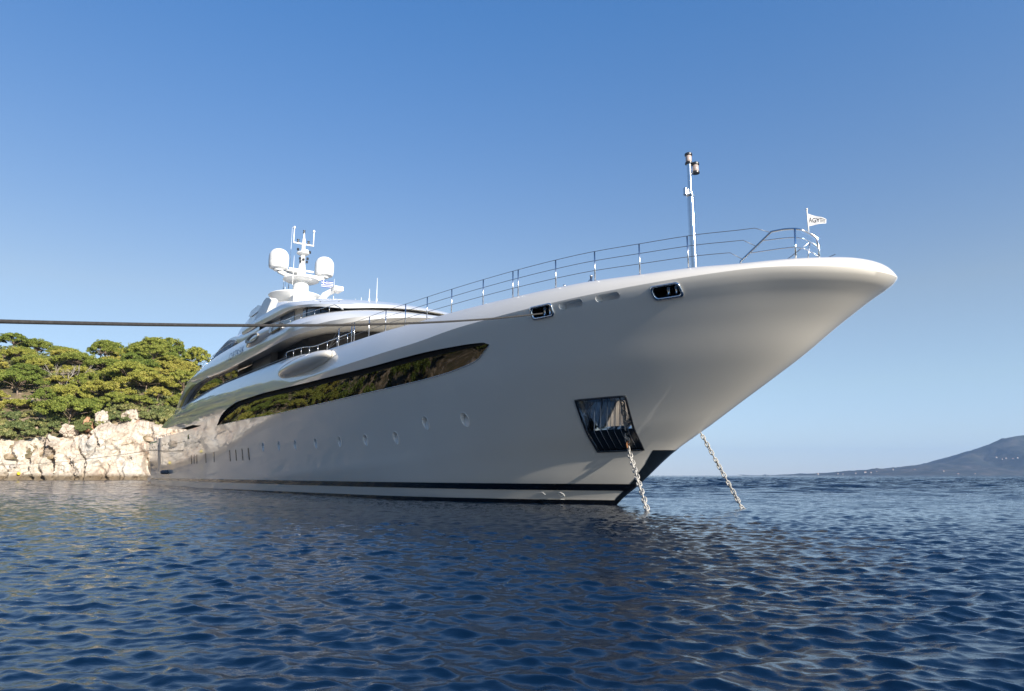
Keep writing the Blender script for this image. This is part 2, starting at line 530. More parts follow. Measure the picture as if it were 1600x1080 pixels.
# ---- fairleads: polished frames round the hawse openings, rollers inside
for (u, w, L, Hh) in FAIR:
    mb = MB()
    rows = []
    for sc, off in ((1.14, 0.0), (1.12, .045), (1.0, .06), (0.9, .035), (0.87, -.05)):
        pl = rrect(0, 0, L, Hh, .12)
        k = (Hh * sc + (sc - 1) * .2) / Hh
        rows.append([on_hull(u + a * (1 + (sc - 1) * .7), w + b * k, off) for a, b in pl])
    mb.grid(rows, close_v=True)
    o = mb.build("fairlead", M['steel'], yacht)
    rl = MB()
    for du in (-.16, .1):
        c = on_hull(u + du, w) - Vector((0, .26, 0))
        rl.lathe((c.x, c.y, w - Hh * .46), [(.0, 0), (.10, 0), (.07, .05), (.055, Hh * .45), (.07, Hh * .86), (.10, Hh * .92), (0, Hh * .92)], 14)
    rl.build("roller", M['steel'], o)

# ---- anchor pocket lining, frame and bars
for sgn in (1, -1):
    def pp(i, j, off):
        p = pk(i, j)
        return (p.x, sgn * max(hb(p.x, p.y) - off, .135), p.y)
    mb = MB(); rows = []
    for a in range(17):
        rows.append([pp(a / 16 * .97 + .015, .43 + .555 * b / 8, pk_depth(a / 16 * .97 + .015, .43 + .555 * b / 8) - .025) for b in range(9)])
    mb.grid(rows)
    pocket = mb.build("anchor_pocket", M['steel'], yacht)
    mb = MB(); rows = []
    for a in range(17):
        rows.append([pp(a / 16 * .97 + .015, .015 + .40 * b / 8, pk_depth(.5, .1) - .02) for b in range(9)])
    mb.grid(rows); mb.build("pocket_plate", M['navy'], pocket)
    mb = MB(); path = []
    cs = [(0, 0), (1, 0), (1, 1), (0, 1)]
    for q in range(4):
        i0, j0 = cs[q]; i1, j1 = cs[(q + 1) % 4]
        for k in range(10):
            t = k / 10
            path.append(pp(i0 + (i1 - i0) * t, j0 + (j1 - j0) * t, -.01))
    mb.tube(path, .045, 8, closed=True)
    mb.build("pocket_frame", M['black'], pocket)
    for k in range(6):
        i = (k + 1) / 7
        # raked with the pocket below, upright above
        pts = [pp(i, j, .05) for j in np.linspace(.02, .40, 6)]
        e_ = pts[-1]
        i2 = i
        tgt_ = pk(max(i - .235, 0), .93) if False else None
        pts += [(e_[0] - .12 * t, e_[1] + sgn * .06 * t, e_[2] + (1.12 if i > .2 else .9) * t) for t in (.1, .4, .7, 1.0)]
        mb = MB(); mb.tube(pts, .016, 6); mb.build("pocket_bar", M['rail'], pocket)

# ---- small white marks at the waterline by the stem
def mark_text(txt, u, w, size):
    cu = bpy.data.curves.new("mark", 'FONT'); cu.body = txt; cu.size = size
    t = bpy.data.objects.new("mark", cu); COL.objects.link(t)
    bpy.context.view_layer.update()
    me = bpy.data.meshes.new_from_object(t.evaluated_get(bpy.context.evaluated_depsgraph_get()))
    bpy.data.objects.remove(t, do_unlink=True)
    out = [(tuple(v.co)) for v in me.vertices], [tuple(p.vertices) for p in me.polygons]
    return out
mk = MB()
vs, fs = mark_text("34", 0, 0, .17)
mk.add([tuple(on_hull(1.75 - x, .07 + y, .016)) for x, y, z in vs], fs)
mk.tube([on_hull(1.95, .10, .016), on_hull(1.75, .10, .016)], .008, 4)
mk.tube([on_hull(1.95, .20, .016), on_hull(1.8, .20, .016)], .008, 4)
mk.build("draft_mark", M['mark'], yacht, fix=False, smooth=False)
mk = MB()
cpt = [on_hull(1.75 + .10 * cos(a), .42 + .10 * sin(a), .016) for a in np.linspace(0, 2 * pi, 17)[:-1]]
mk.tube(cpt, .011, 4, closed=True)
mk.tube([on_hull(1.75 + .07, .42 + .07, .016), on_hull(1.75 - .07, .42 - .07, .016)], .010, 4)
mk.tube([on_hull(1.75 - .07, .42 + .07, .016), on_hull(1.75 + .07, .42 - .07, .016)], .010, 4)
mk.build("thruster_mark", M['mark'], yacht, fix=False)
mk = MB()
mk.tube([on_hull(2.5, .52, .016), on_hull(2.42, .48, .016), on_hull(2.40, .40, .016), on_hull(2.48, .36, .016)], .011, 4)
mk.build("bulb_mark", M['mark'], yacht, fix=False)

# ---- bulging wing pods on the bulwark and on the deck above
def pod(name, c, ax, mat, u_sh=0.0, flat=0.0):
    mb = MB(); rows = []
    for i in range(25):
        t = pi * i / 24
        x = -cos(t)
        rr = sin(t) ** 0.8
        shift = 0.25 * x
        rows.append([(c[0] + ax[0] * x, c[1] + ax[1] * rr * cos(a), c[2] + ax[2] * rr * sin(a) - ax[2] * shift * .4) for a in np.linspace(0, 2 * pi, 29)[:-1]])
    mb.grid(rows, close_v=True)
    return mb.build(name, mat, yacht, weld=1e-4)
pod("wing_pod", (20.6, 6.74, 7.95), (4.8, .88, .56), M['hull'])

# ---- superstructure bands: rings that run along one side, round the rounded front and back
def ring(ua, uc, uf, B, wf, e=2.3, n1=30, n2=20, Bf=None):
    pts = []
    for k in range(n1):
        u = ua + (uc - ua) * k / n1
        pts.append((u, (Bf(u) if Bf else B), wf(u)))
    for k in range(n2 + 1):
        th = pi / 2 * k / n2
        u = uc - (uc - uf) * sin(th) ** (2 / e); v = B * max(cos(th), 0) ** (2 / e)
        pts.append((u, v, wf(u)))
    return pts + [(u, -v, w) for u, v, w in pts[-2::-1]]
def band(name, rs, mat, cap=True, parent=yacht, sharp=30, floor=False):
    mb = MB(); mb.grid(rs)
    n = len(rs[0])
    ends = [rs[-1]] if cap else []
    if floor: ends.append(rs[0])
    for r in ends:
        b = len(mb.v); mb.v.extend(r)
        for i in range(n // 2):
            j = n - 1 - i
            if j - i > 1:
                mb.f.append((b + i, b + i + 1, b + j - 1, b + j)); mb.m.append(0)
    # stern closure
    return mb.build(name, mat, parent, sharp=sharp, weld=1e-4)
cl = smooth_tab([13, 27, 33, 44, 53, 58, 62, 63], [10.35, 10.4, 10.42, 10.53, 10.82, 11.05, 11.38, 11.4])
cu_ = smooth_tab([13, 25, 27, 32, 40, 48, 55, 58, 60.5, 62, 63], [11.5, 11.62, 11.75, 12.22, 12.5, 12.62, 12.42, 12.16, 11.85, 11.5, 11.42])
cm = lambda u: 0.5 * (cl(u) + cu_(u))
R = [ring(62, 28, 21, 4.9, lambda u: cl(u) + .45), ring(62, 27.5, 17.5, 6.0, lambda u: cl(u) + .12),
     ring(62, 27, 13.4, 6.72, cl, 2.2), ring(62, 26.7, 14.0, 6.88, lambda u: cl(u) + .22 * (cu_(u) - cl(u))),
     ring(62, 26.2, 15.2, 6.90, cm), ring(62, 26, 16.5, 6.72, lambda u: cl(u) + .80 * (cu_(u) - cl(u))),
     ring(62, 26, 17.4, 6.48, cu_), ring(62, 26, 17.7, 6.32, lambda u: cu_(u) + .03), ring(62, 26, 18.0, 6.2, cu_),
     ring(62, 26, 18.1, 6.18, lambda u: 11.0)]
band("upper_deck_band", R, M['white'])
# recessed saloon wall under that band, with glass
R = [ring(63, 27, 21.0, 5.0, lambda u: 7.9), ring(63, 27, 21.6, 5.0, lambda u: 10.9)]
band("upper_saloon_wall", R, M['dark'], cap=False)
mb = MB()
mb.prism([(33.0, 5.04, 8.2), (38.5, 5.04, 8.2), (38.5, 5.04, 10.8), (33.0, 5.04, 10.8)], [(33.0, 5.6, 8.2), (38.5, 5.6, 8.2), (38.5, 5.6, 10.8), (33.0, 5.6, 10.8)])
mb.build("saloon_side_locker", paint("grey_panel", (0.16, 0.155, 0.15), .5), yacht, smooth=False)
# big aft side window between bulwark and band
mb = MB(); rows = []
for u in np.linspace(40, 64.5, 30):
    a = wT(u) - .1; b = float(I(u, [40, 44, 56, 60, 62.5, 64.6], [10.5, 10.6, 10.9, 10.7, 10.0, 8.9]))
    rows.append([(u, 6.42, a), (u, 6.42, .5 * (a + b)), (u, 6.42, max(b, a + .01))])
mb.grid(rows)
aw = mb.build("aft_side_window", M['glass'], yacht)
mb = MB()
P1 = [(51, 10.75), (56, 10.75), (59.5, 10.35), (62, 9.75), (64.2, 8.95), (64.2, 8.5), (69.5, 8.3), (68.6, 8.9), (66.5, 9.9), (65, 10.5), (63.2, 11.1), (61.9, 11.45), (57, 11.2), (52, 10.95)]
mb.prism([(u, 6.44, w) for u, w in P1], [(u, 6.80, w) for u, w in P1])
mb.build("aft_pillar", M['hull'], yacht, smooth=False)
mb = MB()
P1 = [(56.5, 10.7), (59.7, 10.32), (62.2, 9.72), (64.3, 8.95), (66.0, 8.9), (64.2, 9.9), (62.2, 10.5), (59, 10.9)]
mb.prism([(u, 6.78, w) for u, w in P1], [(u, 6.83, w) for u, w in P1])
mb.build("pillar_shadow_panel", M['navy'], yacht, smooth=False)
# capping rail on the bulwark
mb = MB()
mb.tube([(u, 7 - inset_t(u) - .1, wT(u) + .16) for u in np.linspace(25, 62, 40)], .035, 6)
for u in np.linspace(25.5, 61.5, 20): mb.tube([(u, 7 - inset_t(u) - .1, wT(u) - .05), (u, 7 - inset_t(u) - .1, wT(u) + .16)], .015, 5)
mb.build("bulwark_handrail", M['cable'], yacht)

# ---- bridge deck
br_t = smooth_tab([17, 22, 27, 32, 37, 50], [12.2, 12.75, 13.3, 13.45, 13.6, 13.6])
R = [ring(47, 28, 19.2, 5.55, lambda u: 10.9), ring(47, 28, 20.2, 5.5, br_t)]
band("bridge_wall", R, M['beige'], cap=False)
def wall_pane(name, u0, u1, lo, up, v, mat, n=14, off=.03):
    mb = MB(); a = []; b = []
    for u in np.linspace(u0, u1, n): a.append((u, v + off, lo(u)))
    for u in np.linspace(u0, u1, n): b.append((u, v + off, up(u)))
    mb.grid([a, b]); return mb.build(name, mat, yacht)
Rg = [ring(25.6, 25.4, 19.2, 5.58, lambda u: 11.2, n1=3), ring(25.6, 25.4, 20.1, 5.54, lambda u: br_t(u) - .05, n1=3)]
wg2 = band("bridge_window", Rg, M['glass'], cap=False)
for i in range(4, len(Rg[0]) - 4, 4):
    mb = MB(); mb.tube([Vector(Rg[0][i]) * 1.0, Vector(Rg[1][i])], .05, 6)
    mb.build("window_mullion", M['black'], wg2)
wall_pane("bridge_side_window", 27.6, 31.2, lambda u: 11.6, lambda u: br_t(u) - .1, 5.52, M['glass'])
wall_pane("bridge_side_window", 33.4, 44, lambda u: 11.6, lambda u: br_t(u) - .1, 5.52, M['glass'])
dl = smooth_tab([16.5, 19.5, 23, 27.5, 32.6, 37.4, 42], [11.62, 11.78, 12.42, 12.98, 13.18, 13.40, 13.42])
du = smooth_tab([16.5, 21.2, 23, 26, 31, 36, 41, 42], [12.95, 13.0, 13.12, 13.5, 14.05, 14.18, 14.1, 14.08])
R = [ring(41, 29, 20, 5.0, lambda u: dl(u) + .3), ring(41, 28, 17.9, 5.7, lambda u: dl(u) + .05), ring(41, 27.5, 17.0, 6.0, dl, 2.2),
     ring(41, 28, 17.7, 6.1, lambda u: dl(u) + .25 * (du(u) - dl(u))), ring(41, 28.6, 19.2, 6.12, lambda u: .5 * (dl(u) + du(u))),
     ring(41, 29.2, 20.4, 6.05, lambda u: dl(u) + .82 * (du(u) - dl(u))), ring(41, 30, 21.2, 5.85, du),
     ring(41, 31, 22.6, 5.2, lambda u: du(u) + .25), ring(41, 33, 25.5, 3.8, lambda u: du(u) + .5), ring(41, 35, 29, 2.0, lambda u: du(u) + .65)]
band("bridge_roof", R, M['white'])
# tier under the mast
mh_t = smooth_tab([29, 34, 37, 40, 44, 50], [14.3, 15.1, 15.9, 16.8, 17.35, 17.4])
R = [ring(50, 36, 29.5, 4.9, lambda u: 13.9), ring(50, 37.5, 31, 4.3, lambda u: .5 * (14.0 + mh_t(u))), ring(50, 39, 32.5, 3.4, lambda u: mh_t(u) - .25), ring(50, 40, 33.5, 2.9, mh_t), ring(50, 41, 35.5, 2.2, lambda u: mh_t(u) + .1)]
band("mast_deck_house", R, M['white'])
# raked white fin and the fairing behind it
mb = MB()
P1 = [(33.9, 15.2), (34.6, 15.55), (35.6, 15.75), (36.4, 15.6), (38.9, 14.6), (39.2, 13.9), (36.0, 13.9)]
mb.prism([(u, 5.05, w) for u, w in P1], [(u, 5.6, w) for u, w in P1])
mb.build("roof_fin", M['matwhite'], yacht, smooth=False)
mb = MB()
P1 = [(36.2, 13.6), (37.4, 15.4), (39.2, 15.85), (41.4, 15.8), (42.4, 15.2), (43.6, 14.4), (44.5, 13.4)]
mb.prism([(u, 4.6, w) for u, w in P1], [(u, 5.25, w) for u, w in P1])
P1 = [(37.2, 15.42), (39.2, 15.9), (41.5, 15.85), (42.3, 15.45), (41.4, 15.3), (39.2, 15.3)]
mb.prism([(u, 5.25, w) for u, w in P1], [(u, 5.34, w) for u, w in P1])
mb.build("roof_fairing", M['white'], yacht, smooth=False)
# hard-top sweeping down aft over the sun deck, with an arched side opening
top = smooth_tab([35, 37, 39.8, 44.6, 48.8, 52.6, 54], [13.55, 13.55, 13.68, 14.0, 13.8, 13.22, 12.95])
low = smooth_tab([35, 41.6, 43.5, 46.4, 49, 52.6, 54], [12.3, 12.4, 13.15, 13.68, 13.42, 13.05, 12.85])
mb = MB(); rows = []
for u in np.linspace(35, 54, 44):
    t, l = top(u), low(u)
    rows.append([(u, 5.2, l + .02), (u, 5.9, l), (u, 6.12, l + .3 * (t - l)), (u, 6.1, l + .7 * (t - l)), (u, 5.75, t), (u, 4.6, t + .22), (u, 2.5, t + .35), (u, 0, t + .4), (u, -2.5, t + .35), (u, -5.75, t), (u, -6.0, l), (u, -5.2, l + .02)])
mb.grid(rows); mb.build("sun_deck_hardtop", M['white'], yacht, sharp=35)
mb = MB(); mb.grid([[(u, 5.2, low(u) + .03) for u in np.linspace(41, 54, 20)], [(u, -5.2, low(u) + .03) for u in np.linspace(41, 54, 20)]])
mb.build("hardtop_ceiling", M['beige'], yacht)
R = [ring(50, 41, 38, 4.8, lambda u: 11.0), ring(50, 41, 38, 4.8, lambda u: 13.4)]
band("sun_deck_wall", R, M['dark'], cap=False)
# second pod, above, with an oval port and a square opening in front of it
pod("deck_pod", (31.8, 6.42, 11.62), (4.6, .80, .62), M['white'])
mb = MB()
pl = [(32.6 + 1.9 * cos(a), 11.62 + .34 * sin(a) + .05 * cos(a)) for a in np.linspace(0, 2 * pi, 33)[:-1]]
pl2 = [(32.4 + 1.45 * cos(a), 11.6 + .24 * sin(a) + .05 * cos(a)) for a in np.linspace(0, 2 * pi, 33)[:-1]]
mb.grid([[(u, 7.08, w) for u, w in pl], [(u, 7.27, w) for u, w in pl], [(u, 7.24, w) for u, w in pl2], [(u, 7.1, w) for u, w in pl2]], close_v=True)
o = mb.build("oval_port", M['beige'], yacht)
mb = MB(); mb.add([(u, 7.14, w) for u, w in pl2], [tuple(range(32))]); mb.build("pane", M['glass'], o, fix=False)
mb = MB()
P1 = [(26.2, 11.35), (28.6, 11.35), (28.6, 11.78), (26.2, 11.72)]
mb.prism([(u, 6.7, w) for u, w in P1], [(u, 7.02, w) for u, w in P1]); mb.build("side_opening", M['black'], yacht, smooth=False)
mb = MB(); mb.box((27.9, 7.0, 11.53), (.08, .1, .3)); mb.box((27.6, 7.0, 11.53), (.08, .1, .3)); mb.build("side_light", M['mark'], yacht, smooth=False)
# boat name in raised metal letters on the band
vs, fs = mark_text("O'PTASIA", 0, 0, 1.0)
x0_, x1_ = min(v[0] for v in vs), max(v[0] for v in vs)
mb = MB()
mb.add([(41.6 - 5.2 * (v[0] - x0_) / (x1_ - x0_), 6.955 - .22 * max(0, v[1] - .25), 11.12 + .95 * v[1]) for v in vs], fs)
mb.build("name_lettering", M['letter'], yacht, fix=False, smooth=False)
# low handrails on the upper deck band and on the aft sweep
def handrail(name, path, posts, r=.022, drop=.35):
    mb = MB(); mb.tube(path, r, 6)
    for p in posts: mb.tube([p, (p[0], p[1], p[2] - drop)], r * .8, 5)
    return mb.build(name, M['rail'], yacht)
P = [(u, 6.28, cu_(u) + .42) for u in np.linspace(19.5, 33, 24)]
P[0] = (19.5, 6.0, cu_(19.5) + .05)
handrail("deck_handrail", [(u, v * float(I(u, [19, 25], [.80, 1])), w) for u, v, w in P], [(u, 6.28 * float(I(u, [19, 25], [.80, 1])), w) for u, v, w in P[2::3]], drop=.5)
P = [(u, 6.28, cu_(u) + .6) for u in np.linspace(43, 61, 24)]
handrail("deck_handrail", P, P[1::2], drop=.7)
P = [(u, 6.95 - inset_t(u) * .6 , wT(u) + .42) for u in np.linspace(13.5, 25.5, 24)]
P[-1] = (25.5, P[-1][1], wT(25.5) + .15)
handrail("deck_handrail", P, P[1::3], r=.026, drop=.5)

# ---- mast with radar domes
MU = 44.8
mb = MB()
mb.lathe((MU + 1.4, 0, 18.15), [(0, 0), (1.3, .0), (2.2, .42), (2.65, .80), (2.6, .88), (0, .86)], 40)
mb.build("mast_saucer", M['matwhite'], yacht, sharp=40)
mb = MB()
mb.box((MU, 0, 17.7), (3.0, 2.2, 1.4)); mb.build("mast_plinth", M['matwhite'], yacht, smooth=False)
mb = MB()
mb.lathe((MU, 0, 19.2), [(0, 0), (.78, 0), (.72, 1.0), (.8, 1.05), (0, 1.08)], 20)
mb.lathe((MU, 0, 20.25), [(0, -.02), (1.5, 0), (1.75, .12), (1.7, .2), (0, .24)], 28)
mb.build("mast_base", M['matwhite'], yacht, sharp=40)
mb = MB()
mb.tube([(MU, 0, 20.2), (MU, 0, 21.4), (MU - .1, 0, 22.6), (MU - .15, 0, 24.7)], [.48, .38, .24, .15], 14)
mast = mb.build("mast_column", M['matwhite'], yacht, sharp=40)
for s in (1, -1):
    mb = MB()
    mb.tube([(MU, s * .2, 20.35), (MU, s * 1.2, 20.65), (MU, s * 2.3, 20.95)], [.34, .26, .20], 10)
    mb.build("mast_arm", M['matwhite'], yacht)
    mb = MB()
    prof = [(0, 0), (.45, 0), (.5, .16), (.84, .24), (.93, .40), (.95, .75), (.95, 1.2)] + [(.95 * cos(a) ** .8, 1.3 + .92 * sin(a)) for a in np.linspace(0, pi / 2, 14)]
    mb.lathe((MU, s * 2.3, 21.0), prof, 36)
    d_ = mb.build("radar_dome", M['matwhite'], yacht, sharp=40)
    mb = MB()
    mb.lathe((MU, s * 2.3, 21.0), [(.955, .93), (.965, .95), (.965, .98), (.955, 1.0)], 36); mb.build("dome_seam", M['white'], d_)
mb = MB()
mb.lathe((MU - .12, 0, 22.95), [(0, 0), (.35, 0), (.62, .18), (.62, .28), (0, .3)], 20)
mb.build("mast_platform", M['matwhite'], yacht, sharp=40)
mb = MB(); mb.lathe((MU - .05, -.35, 23.2), [(0, 0), (.2, 0), (.2, .4), (0, .45)], 12); mb.build("antenna_drum", M['matwhite'], yacht, sharp=40)
mb = MB(); mb.lathe((MU + .9, .5, 20.95), [(0, 0), (.7, .0), (1.05, .28), (1.0, .42), (0, .5)], 24); mb.build("mast_wing", M['matwhite'], yacht, sharp=40)
mb = MB()
mb.tube([(MU - .1, 1.05, 24.15), (MU - .1, -1.05, 24.15)], .09, 8)
for s in (1, -1):
    mb.tube([(MU - .1, s * 1.0, 24.15), (MU - .1, s * 1.0, 25.65)], [.06, .045], 8)
    mb.lathe((MU - .1, s * 1.0, 25.6), [(0, 0), (.13, .03), (.1, .2), (0, .28)], 10)
mb.tube([(MU - .15, 0, 24.6), (MU - .15, 0, 25.3)], [.13, .06], 8)
mb.build("mast_crosstree", M['matwhite'], yacht)
for dv, dz in ((.55, 24.25), (-.5, 24.25), (0, 25.3)):
    mb = MB(); mb.lathe((MU - .1, dv, dz), [(0, 0), (.13, 0), (.13, .08), (.07, .1), (.07, .22), (.13, .24), (.13, .3), (0, .3)], 10)
    mb.build("mast_light", M['dark'], yacht, sharp=40)
for dv, dz in ((.35, 22.4), (-.4, 22.5), (.3, 22.1), (-.35, 22.15), (0, 22.35), (.6, 23.3), (-.6, 23.2)):
    mb = MB(); mb.lathe((MU - .4, dv, dz), [(0, 0), (.12, 0), (.12, .22), (0, .22)], 8)
    mb.build("mast_floodlight", M['dark'], yacht, sharp=40)
mb = MB()
mb.box((MU - .9, .3, 21.15), (.16, 2.4, .16)); mb.box((MU - 1.3, -.5, 20.62), (.16, 2.6, .18))
mb.tube([(MU - .9, .3, 20.4), (MU - .9, .3, 21.1)], .14, 8); mb.tube([(MU - 1.3, -.5, 20.2), (MU - 1.3, -.5, 20.6)], .12, 8)
mb.build("radar_scanner", M['matwhite'], yacht, smooth=False)
mb = MB()
mb.tube([(MU - 3.0, -1.0, 17.3), (MU - 3.6, -1.3, 18.3), (MU - 4.2, -1.9, 18.7)], [.5, .32, .28], 10); mb.box((MU - 4.4, -2.1, 18.75), (1.3, .9, .4))
mb.build("searchlight_bracket", M['matwhite'], yacht, sharp=40)
for u, v, w0, w1 in ((47.9, 0.3, 20.4, 26.9), (48.0, .8, 20.0, 24.2), (50.2, 0.0, 18.9, 22.4), (25.7, 0, 14.2, 16.0), (30, 0, 14.4, 15.3), (27.5, 0.5, 14.1, 14.8), (40.8, -2, 17.6, 19.9), (23.5, 1.5, 13.5, 14.4), (43.5, 1.2, 20.2, 22.4)):
    mb = MB(); mb.tube([(u, v, w0 - .8), (u, v, w0 + (w1 - w0) * .25), (u, v, w1)], [.04, .026, .013], 6)
    mb.lathe((u, v, w0 - .1), [(0, 0), (.07, 0), (.05, .3), (0, .3)], 8)
    mb.build("whip_antenna", M['matwhite'], yacht)

# ---- foredeck: foremast, railing, pulpit, bollards
FM = -4.7
mb = MB()
mb.tube([(FM, 0, 6.8), (FM, 0, 11.95)], .15, 18); mb.lathe((FM, 0, 11.9), [(.15, 0), (.165, .02), (.165, .1), (.09, .14)], 18)
mb.tube([(FM, 0, 12.0), (FM, 0, 13.3)], .095, 16)
fm = mb.build("foremast", M['steel'], yacht, sharp=40)
for du, dz, hh in ((0, 13.3, .55), (.0, 12.92, .52)):
    off = 0 if dz > 13 else -.24
    mb = MB()
    c = (FM + off * .5, off, dz)
    mb.lathe(c, [(0, 0), (.15, 0), (.15, .06), (.10, .08), (.10, .34), (.15, .36), (.15, .43), (.1, .47), (0, .49)], 16)
    o = mb.build("mast_lamp", M['dark'], fm, sharp=40)
    mb = MB(); mb.lathe(c, [(.11, .09), (.12, .12), (.12, .31), (.11, .34)], 16); mb.build("lamp_lens", M['lamp'], o)
mb = MB(); mb.lathe((FM + .1, .17, 12.0), [(0, 0), (.09, 0), (.09, .26), (.05, .3), (0, .3)], 10); mb.tube([(FM + .1, .17, 12.05), (FM, 0, 12.05)], .03, 6)
mb.build("mast_bracket", M['rail'], fm, sharp=40)
mb = MB(); mb.tube([(FM, 0, 12.95), (FM - .12, -.24, 12.95)], .04, 6); mb.build("lamp_arm", M['rail'], fm)

def rail_pt(u, dz):
    p = deck_off(u, inset_t(u) + .12)
    return (p[0], p[1], wT(u) + dz)
posts = [-7.3, -5.6, -3.8, -2.0, -.02, .28, 2.1, 4.3, 6.25, 8.2, 10.2, 12.1, 14.0, 14.35, 16.2]
for s in (1, -1):
    for u in posts:
        a, b = rail_pt(u, -.05), rail_pt(u, 1.12)
        mb = MB(); mb.tube([(a[0], s * a[1], a[2]), (b[0], s * b[1], b[2])], .026, 8)
        mb.lathe((a[0], s * a[1], a[2] + .04), [(0, 0), (.06, 0), (.06, .04), (.03, .06)], 8)
        mb.build("railing_post", M['rail'], yacht)
    for dz in (.38, .75, 1.1):
        mb = MB()
        end = float(I(dz, [.38, .75, 1.1], [-8.6, -9.0, -9.35]))
        pts = [rail_pt(u, dz + .03) for u in np.linspace(end, 16.2, 50)]
        pts.append((17.8, rail_pt(17.8, 0)[1], wT(17.8) + .1))
        if s == 1: pts.insert(0, {.38: (-8.55, 2.30, 7.93), .75: (-8.95, 2.11, 8.28), 1.1: (-9.36, 1.91, 8.65)}[dz])
        mb.tube([(p[0], s * p[1], p[2]) for p in pts], .0115, 5)
        mb.build("railing_cable", M['cable'], yacht)
# pulpit on the starboard bow, ending at a post by the flagstaff
def cat3(P, n=8):
    P = [Vector(p) for p in P]; P = [P[0] * 2 - P[1]] + P + [P[-1] * 2 - P[-2]]; out = []
    for i in range(1, len(P) - 2):
        for k in range(n):
            t = k / n; a, b, c, d = P[i - 1], P[i], P[i + 1], P[i + 2]
            out.append(0.5 * ((2 * b) + (-a + c) * t + (2 * a - 5 * b + 4 * c - d) * t * t + (-a + 3 * b - 3 * c + d) * t ** 3))
    return out + [P[-2]]
mb = MB()
top_c = [(-9.38, 1.90, 8.67), (-9.80, 1.74, 8.66), (-10.12, 1.52, 8.60), (-10.24, 1.22, 8.50), (-10.34, 1.02, 8.36)]
mb.tube([(-8.48, 2.36, 7.55), (-8.50, 2.33, 7.86)] + cat3(top_c) + [(-10.36, 1.0, 7.95), (-10.34, 1.0, 7.5)], .035, 10)
mb.build("bow_pulpit", M['steel'], yacht)
for f_, z_, e_ in ((.30, 8.38, .86), (.72, 8.06, .80)):
    a_ = Vector((-8.50, 2.33, 7.86)).lerp(Vector(top_c[0]), 1 - f_)
    mb = MB(); mb.tube(cat3([a_] + [(p[0], p[1], p[2] - (8.66 - z_)) for p in top_c[1:]]), .016, 8)
    mb.build("pulpit_rail", M['steel'], yacht)
for (u_, v_, z0_, z1_) in ((-9.98, 1.66, 7.45, 8.63),):
    mb = MB(); mb.tube([(u_, v_, z0_), (u_ - .05, v_, z1_)], .032, 8); mb.build("pulpit_post", M['steel'], yacht)
mb = MB(); mb.tube([(-9.5, 1.5, 7.75), (-10.2, 1.25, 8.2)], .016, 6); mb.tube([(-10.2, 1.2, 8.2), (-10.05, 1.2, 7.5)], .02, 6); mb.build("pulpit_brace", M['rail'], yacht)
ST = (-10.22, 1.24, 8.48)
mb = MB(); mb.tube([ST, (ST[0], ST[1], 9.28)], .02, 8); mb.lathe((ST[0], ST[1], 9.26), [(0, 0), (.035, .0), (.03, .05), (0, .06)], 8)
mb.build("bow_flagstaff", M['matwhite'], yacht)
# stubby posts and slack rope on the foredeck
for u in (-2.6, -1.0, .7):
    mb = MB(); mb.tube([(u, 3.4, 7.2), (u, 3.4, 8.65)], .045, 8); mb.lathe((u, 3.4, 8.62), [(0, .0), (.06, 0), (.06, .05), (0, .06)], 8)
    mb.build("foredeck_post", M['rail'], yacht)
mb = MB()
for a, b in ((-2.6, -1.0), (-1.0, .7)):
    mb.tube([(a + (b - a) * t, 3.4, 8.55 - .22 * 4 * t * (1 - t)) for t in np.linspace(0, 1, 10)], .014, 5)
mb.build("foredeck_rope", M['cable'], yacht)

# ---- stern: swim platform, fenders row of ports, side door seams
mb = MB()
prof = [(84, 5.9), (93.5, 5.9), (96.5, 5.0), (97.2, 3.5), (97.4, 0), (97.2, -3.5), (96.5, -5), (93.5, -5.9), (84, -5.9)]
rows = [[(u, v, .35) for u, v in prof], [(u + .2, v * 1.02, .6) for u, v in prof], [(u + .25, v * 1.02, 1.2) for u, v in prof], [(u, v * .99, 1.35) for u, v in prof], [(u - 1, v * .8, 1.36) for u, v in prof]]
mb.grid(rows); mb.build("swim_platform", M['white'], yacht, sharp=40)
for u in (87.6, 84.6, 82.4, 79.5, 77.0, 74.6, 72.0):
    mb = MB(); mb.box(on_hull(u, 5.0, 0.0), (.42, .05, .22)); mb.build("stern_port", M['black'], yacht, smooth=False)
mb = MB()
mb.box(on_hull(58.6, 5.25, 0), (.55, .06, .5)); mb.build("hull_hatch", M['black'], yacht, smooth=False)
mb = MB()
mb.tube([on_hull(u, 4.95 - .1, .003) for u in np.linspace(60.5, 68.5, 8)], .03, 4); mb.tube([on_hull(u, 4.5, .003) for u in np.linspace(52.5, 58, 8)], .02, 4)
mb.build("hull_seam", M['dark'], yacht)
for u in (74.5, 72.6):
    mb = MB(); c = on_hull(u, 1.62, .25)
    mb.tube([(c.x - .75, c.y, c.z), (c.x - .6, c.y, c.z), (c.x + .6, c.y, c.z), (c.x + .75, c.y, c.z)], [.08, .26, .26, .08], 12)
    mb.build("fender", M['flaggrey'], yacht)
mb = MB()
for u in np.linspace(74, 88, 9): mb.tube([(u, 6.3, 5.7), (u, 6.3, 6.45)], .02, 5)
mb.tube([(u, 6.3, 6.45) for u in np.linspace(74, 88, 6)], .02, 5)
mb.build("aft_railing", M['rail'], yacht)

